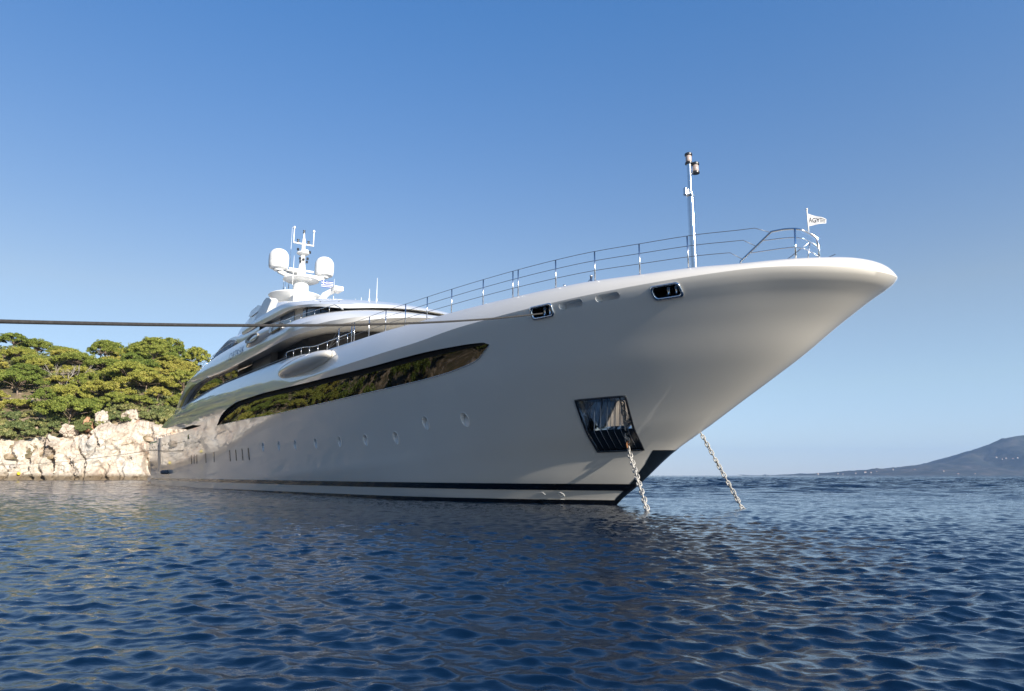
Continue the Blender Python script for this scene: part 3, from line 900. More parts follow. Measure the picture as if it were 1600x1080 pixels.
# ------------------------------------------------------------------ flags (hang from staffs: things of their own)
def cloth(origin, ex, L, Hh, fn, nx=40, ny=16, taper=False):
    """grid in (x along the fly, y down the hoist); fn gives the sideways wave"""
    side = Vector((-ex.y, ex.x, 0)).normalized()
    def P(x, y):
        h = Hh * (1 - .72 * x) if taper else Hh
        z = -Hh * .5 + (0.5 - y) * h if taper else -y * Hh
        return Vector(origin) + ex * (x * L) + Vector((0, 0, z - .10 * x * L)) + side * fn(x, y)
    return P
sw = world_pt(*ST)
sw.z = 9.15
P = cloth(sw, Vector((1, -.1, 0)).normalized(), .56, .42, lambda x, y: .05 * sin(6.5 * x + 1.2 * y) * x, taper=True)
mb = MB(); nx, ny = 36, 16
mb.grid([[P(i / nx, j / ny) for j in range(ny + 1)] for i in range(nx + 1)])
pen = mb.build("pennant_flag", M['flagwhite'], None)
tag(pen, "small white tapering AGY pennant flying from the staff on the bow pulpit", "flag")
vs, fs = mark_text("AGY", 0, 0, 1.0)
xs = [v[0] for v in vs]; ys = [v[1] for v in vs]
x0, x1, y0, y1 = min(xs), max(xs), min(ys), max(ys)
mb = MB()
sidev = Vector((.1, 1, 0)).normalized()
def press(x, y):
    fx = .06 + .56 * (x - x0) / (x1 - x0); fy = .74 - .48 * (y - y0) / (y1 - y0)
    return P(fx, fy) - sidev * .006
bmt = bmesh.new()
for v in vs: bmt.verts.new(v)
bmt.verts.ensure_lookup_table()
for f in fs:
    try: bmt.faces.new([bmt.verts[i] for i in f])
    except ValueError: pass
bmesh.ops.triangulate(bmt, faces=bmt.faces[:]); bmesh.ops.subdivide_edges(bmt, edges=bmt.edges[:], cuts=2, use_grid_fill=True)
bmt.verts.index_update()
mb.add([press(v.co.x, v.co.y) for v in bmt.verts], [tuple(v.index for v in f.verts) for f in bmt.faces]); bmt.free()
mb.build("lettering", M['blackflat'], pen, fix=False, smooth=False)
mb = MB()
for y0_, y1_ in ((.18, .32), (.44, .56), (.68, .82)):
    mb.grid([[P(x, y0_ + (y1_ - y0_) * j) - sidev * .006 for j in (0, 1)] for x in np.linspace(.64, .95, 10)])
mb.build("tail_stripes", M['flaggrey'], pen, fix=False)

gw = world_pt(43.4, -1.6, 20.35)
P = cloth(gw, Vector((1, .25, 0)).normalized(), 1.15, .72, lambda x, y: .10 * sin(5.5 * x + .8 * y) * (x + .1))
mb = MB(); nx, ny = 27, 27
rows = [[P(i / nx, j / ny) for j in range(ny + 1)] for i in range(nx + 1)]
mb.grid(rows)
k = 0
for i in range(nx):
    for j in range(ny):
        stripe = j * 9 // ny
        blue = stripe % 2 == 0
        if i < 10 and j < 15: blue = not (4 <= i <= 5 or 6 <= j <= 8)
        mb.m[k] = 1 if blue else 0; k += 1
gf = mb.build("greek_flag", [M['flagwhite'], M['flagblue']], None, fix=False)
tag(gf, "small blue and white striped Greek flag flying beside the yacht's mast", "flag")

# ------------------------------------------------------------------ anchor chains
def link_mesh(L, Wd, r):
    mb = MB(); path = []
    a = (L - Wd) / 2
    for k in range(9): t = -pi / 2 + pi * k / 8; path.append((a + Wd / 2 * cos(t), Wd / 2 * sin(t), 0))
    for k in range(9): t = pi / 2 + pi * k / 8; path.append((-a + Wd / 2 * cos(t), Wd / 2 * sin(t), 0))
    mb.tube(path, r, 8, closed=True)
    mb.tube([(0, -Wd / 2, 0), (0, Wd / 2, 0)], r * .75, 6)
    return mb
def make_chain(label, pts, L, Wd, r, rusty=None):
    P = [Vector(p) for p in pts]
    root = empty("anchor_chain", P[-1])
    tag(root, label, "chain", "anchor chains at the bow")
    # resample by link pitch
    dens = []
    for a, b in zip(P[:-1], P[1:]):
        for k in range(60): dens.append(a.lerp(b, k / 60))
    dens.append(P[-1])
    pitch = L - 2 * r * 1.15
    out = [dens[0]]; acc = 0
    for a, b in zip(dens[:-1], dens[1:]):
        acc += (b - a).length
        if acc >= pitch: out.append(b); acc -= pitch
    base = None
    for i, (a, b) in enumerate(zip(out[:-1], out[1:])):
        t = (b - a).normalized()
        q = t.to_track_quat('X', 'Z')
        from mathutils import Quaternion
        q = q @ Quaternion((1, 0, 0), (pi / 2) * (i % 2) + .5 + .25 * sin(i * 2.1))
        if base is None:
            base = link_mesh(L, Wd, r).build("chain_link", M['chain'], root); o = base
        else:
            o = base.copy(); COL.objects.link(o); o.parent = root
        if rusty is not None and i == rusty:
            o.data = base.data.copy(); o.data.materials[0] = M['rust']; o["label"] = "rusty orange link"
        o.location = (a + b) / 2 - P[-1]
        o.rotation_mode = 'QUATERNION'; o.rotation_quaternion = q
    return root
p_top = pk(.80, .93)
q1 = world_pt(p_top.x, hb(p_top.x, p_top.y) - .34, p_top.y)
p_lip = pk(.72, .0)
q2 = world_pt(p_lip.x - .02, hb(p_lip.x, p_lip.y) + .10, p_lip.y)
make_chain("near anchor chain hanging from the dark barred hull pocket into the sea", [q1, q2, Vector((4.63, 23.95, 0.0)), Vector((4.62, 23.4, -.4))], .27, .155, .027, rusty=9)
make_chain("far anchor chain, coming from behind the stem and slanting down to the open sea", [world_pt(-2.8, -2.0, 3.1), Vector((8.4567, 25.74, 0)), Vector((8.9, 25.5, -.3))], .24, .13, .023)

# ------------------------------------------------------------------ mooring rope from the aft fairlead to the shore
def rope_obj(name, pts, r, mat, label, cat, group=None, twist=True):
    mb = MB(); P = [Vector(p) for p in pts]
    mb.tube(P, r, 10)
    o = mb.build(name, mat, None)
    tag(o, label, cat, group); return o
fa = world_pt(-1.82, hb(-1.82, 7.14) - .1, 7.12)
def px_pt(px, py, dist):
    """a world point on the sight line of the survey photograph at a horizontal distance"""
    a, b = (px - 800) / 1067, (540 - py) / 1067
    d = Vector((a, cos(PITCH) - b * sin(PITCH), sin(PITCH) + b * cos(PITCH)))
    return Vector((0, 0, CAM_H)) + d * (dist / d.y)
near = px_pt(-2, 502.3, 8.6)
far_in = px_pt(-260, 503, 6.6)
def bez(a, c, b, n): return [(a * (1 - t) ** 2 + c * 2 * t * (1 - t) + b * t * t) for t in np.linspace(0, 1, n)]
mid = (fa + near) / 2 - Vector((0, 0, .42))
rp = bez(fa, mid, near, 60) + bez(near, (near * 1.0 + (far_in - near) * .5), far_in, 10)[1:]
ext = (far_in - near).normalized()
rp += [far_in + ext * 10 + Vector((0, 0, .2)), far_in + ext * 60 + Vector((0, 0, 3))]
rope_obj("mooring_rope", rp, .028, M['rope'], "long dark taut mooring rope from the bow fairlead across the sky to the left", "rope")

# ------------------------------------------------------------------ sea
def water_mat():
    m, nt, p = new_mat("sea_water")
    p.inputs["Base Color"].default_value = (0.0009, 0.0080, 0.024, 1)
    p.inputs["Roughness"].default_value = 0.04
    p.inputs["IOR"].default_value = 1.50; p.inputs["Specular Tint"].default_value = (.74, .91, 1.0, 1)
    geo = N(nt, "ShaderNodeNewGeometry")
    mp = N(nt, "ShaderNodeMapping"); mp.inputs["Scale"].default_value = (1.0, 1.6, 1.0)
    nt.links.new(geo.outputs["Position"], mp.inputs["Vector"])
    n1 = N(nt, "ShaderNodeTexNoise", Scale=6.5, Detail=5.0, Roughness=0.6)
    nt.links.new(mp.outputs[0], n1.inputs["Vector"])
    b1 = N(nt, "ShaderNodeBump", Strength=0.18, Distance=0.04)
    nt.links.new(n1.outputs["Fac"], b1.inputs["Height"])
    # longer waves take over where the mesh no longer carries them
    n2 = N(nt, "ShaderNodeTexNoise", Scale=0.9, Detail=6.0, Roughness=0.6)
    nt.links.new(mp.outputs[0], n2.inputs["Vector"])
    sx = N(nt, "ShaderNodeSeparateXYZ"); nt.links.new(geo.outputs["Position"], sx.inputs[0])
    mr = N(nt, "ShaderNodeMapRange"); mr.inputs["From Min"].default_value = 18; mr.inputs["From Max"].default_value = 100
    nt.links.new(sx.outputs["Y"], mr.inputs["Value"])
    b2 = N(nt, "ShaderNodeBump", Distance=1.0)
    ml = N(nt, "ShaderNodeMath", operation='MULTIPLY'); ml.inputs[1].default_value = 1.0
    nt.links.new(mr.outputs[0], ml.inputs[0]); nt.links.new(ml.outputs[0], b2.inputs["Strength"])
    nt.links.new(n2.outputs["Fac"], b2.inputs["Height"]); nt.links.new(b1.outputs[0], b2.inputs["Normal"])
    nt.links.new(b2.outputs[0], p.inputs["Normal"])
    return m
M['water'] = water_mat()
rng = np.random.default_rng(7)
yr = np.concatenate([np.linspace(-400, -60, 8), np.linspace(-50, 2.0, 50)[:-1], 2.0 * (590 / 2.0) ** np.linspace(0, 1, 1300), 600 * (14000 / 600) ** np.linspace(0, 1, 40)])
sc_ = np.concatenate([-1 - np.array([9000, 900, 90, 22, 8, 3., 1.3, .5]) , np.linspace(-1, 1, 860), 1 + np.array([.5, 1.3, 3., 8, 22, 90, 900, 9000])])
half = np.where(yr > 0, 0.84 * np.abs(yr) + 5.0, 5.0 + 0.2 * np.abs(yr))
half = np.minimum(half, 3000)
X = sc_[None, :] * half[:, None]
X = np.clip(X, -14000, 14000)
Y = np.repeat(yr[:, None], len(sc_), 1)
dy = np.gradient(yr)[:, None] * np.ones_like(X)
dx = np.abs(np.gradient(X, axis=1))
Z = np.zeros_like(X); DX = np.zeros_like(X); DY = np.zeros_like(X)
NW = 150
lam = np.exp(rng.uniform(np.log(0.085), np.log(2.0), NW))
ang = rng.normal(0, 0.60, NW) + radians(-100)
ph = rng.uniform(0, 2 * pi, NW)
warpx = 0.35 * np.sin(X * .31 + Y * .23) + .22 * np.sin(-X * .57 + Y * .71 + 1.3)
warpy = 0.35 * np.sin(X * .27 - Y * .35 + 2.1) + .22 * np.sin(X * .83 + Y * .49)
gust = 0.82 + .42 * np.sin(X * .11 + 1.2 * np.sin(Y * .07)) * np.sin(Y * .09 + .8 * np.sin(X * .05 + 1))
lam = np.concatenate([lam, np.exp(rng.uniform(np.log(1.2), np.log(8), 44))]); ang = np.concatenate([ang, rng.normal(0, .6, 44) + radians(-100)]); ph = np.concatenate([ph, rng.uniform(0, 2 * pi, 44)])
for i_, (l, a, p_) in enumerate(zip(lam, ang, ph)):
    k = 2 * pi / l
    slope = 0.040 * min(1, .30 / l) ** 1.15 if i_ < NW else 0.044 * np.clip((Y - 20) / 60, 0, 1) * np.clip((1500 - Y) / 500, 0, 1) * (.25 + .75 * np.clip((X + .25 * Y) / 15, 0, 1))
    amp = slope / k
    fade = np.clip((l / np.maximum(dx, dy * .6) - 2.5) / 3.0, 0, 1)
    th = k * (cos(a) * (X + warpx * min(l, 1.5)) + sin(a) * (Y + warpy * min(l, 1.5))) + p_
    aa = amp * fade * (gust if l < 2 else 1)
    Z += aa * np.sin(th)
    DX += -aa * .8 * cos(a) * np.cos(th) * -1; DY += aa * .8 * sin(a) * np.cos(th)
nr, nc = X.shape
co = np.stack([X + DX, Y + DY, Z], -1).reshape(-1, 3)
idx = np.arange(nr * nc).reshape(nr, nc)
q = np.stack([idx[:-1, :-1], idx[:-1, 1:], idx[1:, 1:], idx[1:, :-1]], -1).reshape(-1, 4)
me = bpy.data.meshes.new("sea_water")
me.vertices.add(len(co)); me.vertices.foreach_set("co", co.ravel())
me.loops.add(q.size); me.loops.foreach_set("vertex_index", q.ravel())
me.polygons.add(len(q)); me.polygons.foreach_set("loop_start", np.arange(0, q.size, 4)); me.polygons.foreach_set("loop_total", np.full(len(q), 4))
me.polygons.foreach_set("use_smooth", np.ones(len(q), bool))
me.update(); me.validate()
me.materials.append(M['water'])
sea = bpy.data.objects.new("sea_water", me); COL.objects.link(sea)
tag(sea, "deep blue rippled sea water", "water", kind="structure")

# ------------------------------------------------------------------ cove: cliff and hillside
SH = [(-10, 232), (-34, 216), (-60, 201), (-85, 186), (-105, 176), (-128, 168), (-152, 150), (-174, 118), (-188, 80), (-196, 40), (-198, 0), (-192, -50), (-176, -100), (-150, -145), (-112, -178), (-70, -196), (-20, -202), (35, -198)]
def catmull(P, per):
    P = [Vector(p) for p in P]; P = [P[0] * 2 - P[1]] + P + [P[-1] * 2 - P[-2]]
    out = []
    for i in range(1, len(P) - 2):
        for k in range(per):
            t = k / per
            a, b, c, d = P[i - 1], P[i], P[i + 1], P[i + 2]
            out.append(0.5 * ((2 * b) + (-a + c) * t + (2 * a - 5 * b + 4 * c - d) * t * t + (-a + 3 * b - 3 * c + d) * t ** 3))
    out.append(P[-2]); return out
_sp = catmull(SH, 40)
_acc = [0.0]
for a, b in zip(_sp[:-1], _sp[1:]): _acc.append(_acc[-1] + (b - a).length)
_acc = np.array(_acc); SLEN = _acc[-1]
_spx = np.array([p.x for p in _sp]); _spy = np.array([p.y for p in _sp])
def shore(s):
    x, y = float(np.interp(s, _acc, _spx)), float(np.interp(s, _acc, _spy))
    e = 6.0
    tx = float(np.interp(s + e, _acc, _spx) - np.interp(s - e, _acc, _spx)); ty = float(np.interp(s + e, _acc, _spy) - np.interp(s - e, _acc, _spy))
    t = Vector((tx, ty)).normalized()
    return Vector((x, y)), Vector((t.y, -t.x))     # inland
def s_of(i): return float(_acc[i * 40])
_cs = [s_of(i) for i in range(len(SH))]
cliff_h = smooth_tab([-1, _cs[1], _cs[2], _cs[3] - 4, _cs[3] + 4, _cs[4] - 8, _cs[4] - 2, _cs[4] + 6, _cs[5] - 4, _cs[5] + 8, _cs[6], _cs[7], _cs[8], _cs[9], _cs[10], _cs[11], 999], [7, 9, 10, 11, 13.5, 15.5, 14.0, 11.0, 10.2, 10.5, 8, 3, 3, 13, 24, 24, 22])
hill_f = smooth_tab([-1, _cs[1], _cs[2], _cs[3], _cs[4], _cs[5], _cs[6], 999], [.2, .45, .68, .84, .96, 1.03, 1.06, 1.06])
pt, nn_ = shore(_cs[4])
if nn_.dot(Vector((pt.x, pt.y))) < 0:
    _f = -1
else:
    _f = 1
def fbm(p, H=1.0, oct=5): return noise.fractal(p, H, 2.0, oct)
def ground_z(s, d):
    base = cliff_h(s) - .6
    r = min(max((d - 3) / 62, 0), 1.9)
    z = base + hill_f(s) * (30.0 * (1 - (1 - min(r, 1)) ** 1.25) + max(r - 1, 0) * 4)
    z += 1.6 * fbm(Vector((s * .06, d * .06, 3.1))) + .6 * fbm(Vector((s * .2, d * .2, 7.7)))
    return z
def land(s, d, z=None):
    p, n_ = shore(s); n_ = n_ * _f
    q_ = p + n_ * d
    return Vector((q_.x, q_.y, ground_z(s, d) if z is None else z))
def hill_pt(s, d):
    return land(s, d, ground_z(s, d) - max(0, 9 - d) * .9)

def cliff_mat():
    m, nt, p = new_mat("limestone")
    tc = N(nt, "ShaderNodeTexCoord")
    n1 = N(nt, "ShaderNodeTexNoise", Scale=0.16, Detail=8.0, Roughness=0.62)
    n2 = N(nt, "ShaderNodeTexNoise", Scale=0.9, Detail=8.0, Roughness=0.7)
    mp = N(nt, "ShaderNodeMapping"); mp.inputs["Scale"].default_value = (1, 1, .45)
    nt.links.new(tc.outputs["Object"], mp.inputs[0])
    n3 = N(nt, "ShaderNodeTexNoise", Scale=0.42, Detail=6.0, Roughness=0.6)
    nt.links.new(mp.outputs[0], n3.inputs["Vector"])
    nt.links.new(tc.outputs["Object"], n1.inputs["Vector"]); nt.links.new(tc.outputs["Object"], n2.inputs["Vector"])
    base = ramp(nt, [(0.25, (.34, .27, .22)), (0.42, (.53, .45, .37)), (0.55, (.61, .55, .47)), (0.72, (.42, .42, .41))])
    nt.links.new(n1.outputs["Fac"], base.inputs[0])
    det = ramp(nt, [(0.30, (.45, .40, .36)), (0.48, (.95, .93, .9)), (0.8, (1.0, 1.0, 1.0))])
    nt.links.new(n2.outputs["Fac"], det.inputs[0])
    mx = N(nt, "ShaderNodeMix", data_type='RGBA', blend_type='MULTIPLY'); mx.inputs[0].default_value = .75
    nt.links.new(base.outputs[0], mx.inputs[6]); nt.links.new(det.outputs[0], mx.inputs[7])
    st = ramp(nt, [(0.60, (0, 0, 0)), (0.72, (1, 1, 1))]); nt.links.new(n3.outputs["Fac"], st.inputs[0])
    mx2 = N(nt, "ShaderNodeMix", data_type='RGBA'); nt.links.new(st.outputs[0], mx2.inputs[0])
    nt.links.new(mx.outputs[2], mx2.inputs[6]); mx2.inputs[7].default_value = (.50, .28, .17, 1)
    # tide stain above the water
    ge = N(nt, "ShaderNodeNewGeometry"); sp = N(nt, "ShaderNodeSeparateXYZ"); nt.links.new(ge.outputs["Position"], sp.inputs[0])
    ad = N(nt, "ShaderNodeMath", operation='MULTIPLY_ADD'); ad.inputs[1].default_value = -1.6; nt.links.new(n2.outputs["Fac"], ad.inputs[0]); nt.links.new(sp.outputs["Z"], ad.inputs[2])
    td = N(nt, "ShaderNodeMapRange"); td.inputs["From Min"].default_value = .1; td.inputs["From Max"].default_value = 1.1; td.inputs["To Min"].default_value = .85; td.inputs["To Max"].default_value = 0
    nt.links.new(ad.outputs[0], td.inputs["Value"])
    mx3 = N(nt, "ShaderNodeMix", data_type='RGBA'); nt.links.new(td.outputs[0], mx3.inputs[0]); nt.links.new(mx2.outputs[2], mx3.inputs[6]); mx3.inputs[7].default_value = (.12, .085, .045, 1)
    nt.links.new(mx3.outputs[2], p.inputs["Base Color"])
    p.inputs["Roughness"].default_value = .92; p.inputs["Specular IOR Level"].default_value = .2
    vo = N(nt, "ShaderNodeTexVoronoi", feature='DISTANCE_TO_EDGE', Scale=0.9); 
    wv = N(nt, "ShaderNodeMix", data_type='RGBA', blend_type='LINEAR_LIGHT'); wv.inputs[0].default_value = .35
    nt.links.new(tc.outputs["Object"], wv.inputs[6]); nt.links.new(n2.outputs["Color"], wv.inputs[7]); nt.links.new(wv.outputs[2], vo.inputs["Vector"])
    cr = N(nt, "ShaderNodeMapRange"); cr.inputs["From Max"].default_value = .06; nt.links.new(vo.outputs["Distance"], cr.inputs["Value"])
    b1 = N(nt, "ShaderNodeBump", Strength=.35, Distance=.25); nt.links.new(cr.outputs[0], b1.inputs["Height"])
    b2 = N(nt, "ShaderNodeBump", Strength=.9, Distance=.6); nt.links.new(n2.outputs["Fac"], b2.inputs["Height"]); nt.links.new(b1.outputs[0], b2.inputs["Normal"])
    nt.links.new(b2.outputs[0], p.inputs["Normal"])
    return m
M['rock'] = cliff_mat()
def soil_mat():
    m, nt, p = new_mat("hill_soil")
    tc = N(nt, "ShaderNodeTexCoord")
    n1 = N(nt, "ShaderNodeTexNoise", Scale=.35, Detail=8.0, Roughness=.65); nt.links.new(tc.outputs["Object"], n1.inputs["Vector"])
    r = ramp(nt, [(.35, (.07, .07, .03)), (.52, (.16, .12, .07)), (.62, (.36, .28, .2)), (.75, (.5, .44, .37))]); nt.links.new(n1.outputs["Fac"], r.inputs[0])
    nt.links.new(r.outputs[0], p.inputs["Base Color"]); p.inputs["Roughness"].default_value = .95
    b = N(nt, "ShaderNodeBump", Strength=.8, Distance=.5); nt.links.new(n1.outputs["Fac"], b.inputs["Height"]); nt.links.new(b.outputs[0], p.inputs["Normal"])
    return m
M['soil'] = soil_mat()

# fissures in the visible face: (distance along shore, width, depth, lean)
FIS = [(_cs[4] - 11.5, 1.1, 3.6, .10), (_cs[4] - 14.5, .45, 1.6, -.06), (_cs[4] + 14, .8, 2.2, .15), (_cs[5] + 3.5, .7, 2.0, -.12), (_cs[4] + 4, .4, 1.2, .3), (_cs[3] + 4, .5, 1.5, .1), (_cs[5] + 14, .9, 2, .0), (_cs[4] + 24, .35, 1.2, -.2)]
def cliff_point(s, t, fine):
    """t 0 below water .. 1 lip"""
    h = cliff_h(s) + 1.7 * fbm(Vector((s * .16, 0, 6.6)), .8, 4) + 1.1 * (noise.cell(Vector((s * .21, .5, .5))) - .5)
    z = -1.5 + (h + 1.5) * t
    d = 1.2 + 3.0 * t ** 1.5
    if True:
        p = Vector((s * .9, z, 0))
        big = fbm(Vector((s * .11, z * .14, 1.7)), .9, 4)
        c = noise.voronoi(Vector((s * .13 + .35 * big, z * .11 + .05 * s, 4.2)))
        edge = c[0][1] - c[0][0]
        def blend(c_, f_, wd):
            e_ = c_[0][1] - c_[0][0]; k_ = max(0.0, 1 - e_ / wd); k_ = .5 * k_ * k_ * (3 - 2 * k_)
            return f_(c_[1][0]) * (1 - k_) + f_(c_[1][1]) * k_
        idv = blend(c, lambda q_: noise.cell(Vector((q_.x * 7.1, q_.y * 7.1, 1.3))), .22)
        wob = .5 * fbm(Vector((s * .3, z * .3, 2.5)), .9, 3)
        c2 = noise.voronoi(Vector((s * .34 + wob, z * .26 - .12 * s + wob, 9.2)))
        id2 = blend(c2, lambda q_: noise.cell(Vector((q_.x * 9.1, q_.y * 9.1, 2.3))), .25)
        e2 = c2[0][1] - c2[0][0]
        # leaning slabs: each block is a tilted plane
        t1 = blend(c, lambda q_: (s * .13 - q_.x) * (noise.cell(Vector((q_.y * 5.3, 2.2, .4))) - .5) * 4.2, .22)
        t2 = blend(c2, lambda q_: (s * .34 - q_.x) * (noise.cell(Vector((q_.y * 6.3, 1.2, .8))) - .5) * 2.2, .25)
        d += -1.9 * big - .75 * idv - .32 * id2 + t1 + t2 + (.22 * max(0, 1 - edge / .03) + .08 * max(0, 1 - e2 / .03))
        d += -.55 * fbm(Vector((s * .5, z * .7 + .2 * s, 5.5)), .7, 7)
        for (fs_, fw, fd, ln) in FIS:
            x = s - (fs_ + ln * (z - 5) + .6 * sin(z * .8 + fs_))
            d += fd * math.exp(-(x / fw) ** 4) * min(1, max(0.15, (h - z) / h * 1.6))
        if z < .6: d -= .5 * (0.6 - z)
    q_ = land(s, d, z + .35 * fbm(Vector((s * .5, t * 6, 8.8)), .8, 3) * t)
    return q_
sv = list(np.arange(0, _cs[3] - 8, 1.2)) + list(np.arange(_cs[3] - 8, _cs[6] + 14, .22)) + list(np.arange(_cs[6] + 14, SLEN, 1.6))
mb = MB(); rows = []
for s in sv:
    col = [cliff_point(s, t, 1) for t in np.linspace(0, 1, 58)]
    h = cliff_h(s) + .8 * fbm(Vector((s * .16, 0, 6.6)), .8, 4); lx = 4.2
    for dd in (1.6, 3.5, 6.0, 9.0):
        z = h + .5 * fbm(Vector((s * .4, dd * .5, 2.2)), .8, 4) + .12 * dd
        col.append(land(s, lx + dd - 1.0 * fbm(Vector((s * .11, z * .14, 1.7)), .9, 4), z))
    rows.append(col)
mb.grid(rows)
cl_o = mb.build("cliff", M['rock'], None, fix=False)
cl_o.data.set_sharp_from_angle(angle=radians(38))
tag(cl_o, "low pale limestone cliff at the water's edge", "cliff", kind="structure")
mb = MB(); rows = []
for s in list(np.arange(0, SLEN, 2.5)):
    rows.append([hill_pt(s, d) for d in list(np.linspace(3.5, 40, 28)) + list(np.linspace(43, 130, 22))])
mb.grid(rows)
hs = mb.build("hillside", M['soil'], None, fix=False)
tag(hs, "wooded hillside above the cliff", "hill", kind="structure")

# ------------------------------------------------------------------ vegetation
def leaf_mat(name, c1, c2, c3, hv=.1):
    m, nt, p = new_mat(name)
    oi = N(nt, "ShaderNodeObjectInfo")
    tc = N(nt, "ShaderNodeTexCoord")
    n1 = N(nt, "ShaderNodeTexNoise", Scale=.8, Detail=3.0); nt.links.new(tc.outputs["Object"], n1.inputs["Vector"])
    r = ramp(nt, [(.32, c1), (.5, c2), (.68, c3)])
    nt.links.new(n1.outputs["Fac"], r.inputs[0])
    hsv = N(nt, "ShaderNodeHueSaturation")
    mr = N(nt, "ShaderNodeMapRange"); mr.inputs["To Min"].default_value = .5 - hv * .35; mr.inputs["To Max"].default_value = .5 + hv * .35
    nt.links.new(oi.outputs["Random"], mr.inputs["Value"]); nt.links.new(mr.outputs[0], hsv.inputs["Hue"])
    mv = N(nt, "ShaderNodeMapRange"); mv.inputs["To Min"].default_value = 1.25; mv.inputs["To Max"].default_value = .7
    nt.links.new(oi.outputs["Random"], mv.inputs["Value"]); nt.links.new(mv.outputs[0], hsv.inputs["Value"])
    nt.links.new(r.outputs[0], hsv.inputs["Color"])
    nt.links.new(hsv.outputs[0], p.inputs["Base Color"])
    p.inputs["Roughness"].default_value = .7; p.inputs["Specular IOR Level"].default_value = .25
    tr = N(nt, "ShaderNodeBsdfTranslucent"); nt.links.new(hsv.outputs[0], tr.inputs["Color"])
    mix = N(nt, "ShaderNodeMixShader"); mix.inputs[0].default_value = .28
    out = nt.nodes["Material Output"]
    nt.links.new(p.outputs[0], mix.inputs[1]); nt.links.new(tr.outputs[0], mix.inputs[2]); nt.links.new(mix.outputs[0], out.inputs["Surface"])
    return m
M['pine'] = leaf_mat("pine_needles", (.19, .225, .045), (.33, .35, .065), (.46, .455, .11), .10)
M['scrub'] = leaf_mat("scrub_leaves", (.14, .17, .06), (.25, .28, .10), (.36, .36, .15), .10)
M['bark'] = paint("pine_bark", (.20, .15, .11), .9, var=.3, scale=5, bump=.5)
M['deadbark'] = paint("dead_branch", (.36, .32, .28), .9, var=.2, scale=5)

def tuft(rnd, mb_v, mb_f, p, size, nrm=None):
    n0 = Vector(nrm) if nrm is not None else Vector((0, 0, 1))
    for k in range(2):
        n_ = (n0.normalized() + Vector((rnd.gauss(0, .42), rnd.gauss(0, .42), rnd.gauss(0, .42)))).normalized()
        x = n_.cross(Vector((rnd.uniform(-1, 1), rnd.uniform(-1, 1), rnd.uniform(-1, 1)))).normalized()
        y = n_.cross(x) * size * rnd.uniform(.35, .6); x = x * size * rnd.uniform(.6, 1.2)
        b = len(mb_v)
        mb_v.extend([tuple(p - x * .5), tuple(p + y * .6 - x * .1), tuple(p + x * .55 + y * .2), tuple(p - y * .45 + x * .12)])
        mb_f.append((b, b + 1, b + 2, b + 3))
def crown_mesh(name, seed, R, Hc, nclump, per, size, mat, flat=.40, dome=1.0, zmin=.0):
    rnd = random.Random(seed); V, F = [], []; CL = []
    for i in range(nclump):
        a = i * 2.39996 + rnd.uniform(-.5, .5); r = R * sqrt((i + .5) / nclump) * rnd.uniform(.8, 1.12)
        top = Hc * (1 - .85 * (min(r / R, 1.1) ** 2))
        z = zmin * Hc + (top - zmin * Hc) * rnd.choice((1, 1, .95, rnd.uniform(.35, .9))) * dome
        c = Vector((r * cos(a), r * sin(a), z)); CL.append(c)
        rx = R * rnd.uniform(.15, .30); rz = rx * flat * rnd.uniform(.8, 1.3)
        tilt = Vector((rnd.uniform(-.25, .25), rnd.uniform(-.25, .25)))
        lobes = [(rnd.uniform(-.7, .7) * rx, rnd.uniform(-.7, .7) * rx, rnd.uniform(.35, .65)) for _ in range(5)]
        for k in range(per):
            lx, ly, lr = lobes[k % 5]
            d = Vector((rnd.gauss(0, 1), rnd.gauss(0, 1), rnd.gauss(.25, 1))).normalized() * (rnd.random() ** .35)
            q_ = Vector((lx + d.x * rx * lr, ly + d.y * rx * lr, d.z * rz * (lr + .5)))
            q_.z += tilt.x * q_.x + tilt.y * q_.y
            tuft(rnd, V, F, c + q_, size * rnd.uniform(.7, 1.3), d + Vector((0, 0, .35)))
    me = bpy.data.meshes.new(name); me.from_pydata(V, [], F); me.materials.append(mat); me.update()
    return me, CL
def trunk_mesh(name, seed, CL, Hc, height, mat, r0=.22):
    rnd = random.Random(seed); mb = MB()
    lean = Vector((rnd.uniform(-1, 1), rnd.uniform(-1, 1)))
    base = Vector((0, 0, -1.0)); fork = Vector((lean.x * .5, lean.y * .5, height * .55))
    topz = height + Hc * .35
    mb.tube([base, Vector((lean.x * .1, lean.y * .2, height * .25)), fork, Vector((lean.x * .8, lean.y * .7, topz))], [r0 * 1.25, r0, r0 * .8, r0 * .3], 9)
    for c in CL[::2]:
        e = c + Vector((0, 0, height)); 
        st = fork.lerp(Vector((lean.x * .8, lean.y * .7, topz)), rnd.uniform(0, .8))
        m_ = st.lerp(e, .5) + Vector((0, 0, rnd.uniform(-.2, .5)))
        mb.tube([st, m_, e], [r0 * .38, r0 * .22, r0 * .08], 5)
    me = mb.build(name, mat, None, fix=False); d = me.data
    bpy.data.objects.remove(me, do_unlink=True)
    return d
KIND = []
for i in range(7):
    R_ = [5.6, 6.4, 4.6, 5.2, 6.8, 4.2, 5.0][i]; Hc_ = [3.2, 2.8, 4.2, 3.6, 3.0, 4.8, 2.6][i]
    cm_, CLs = crown_mesh("crown", 40 + i, R_, Hc_, [46, 52, 40, 46, 54, 40, 38][i], 300, .33, M['pine'], flat=[.40, .34, .5, .42, .36, .55, .36][i])
    H_ = [2.7, 2.2, 3.4, 2.7, 2.0, 3.4, 2.3][i]
    tm_ = trunk_mesh("trunk", 60 + i, CLs, Hc_, H_, M['bark'])
    KIND.append((cm_, tm_, H_, R_, Hc_))
desc = ["broad umbrella crowned", "wide flat crowned", "tall round crowned", "dense domed", "low spreading", "tall narrow crowned", "small flat topped"]
trees = []
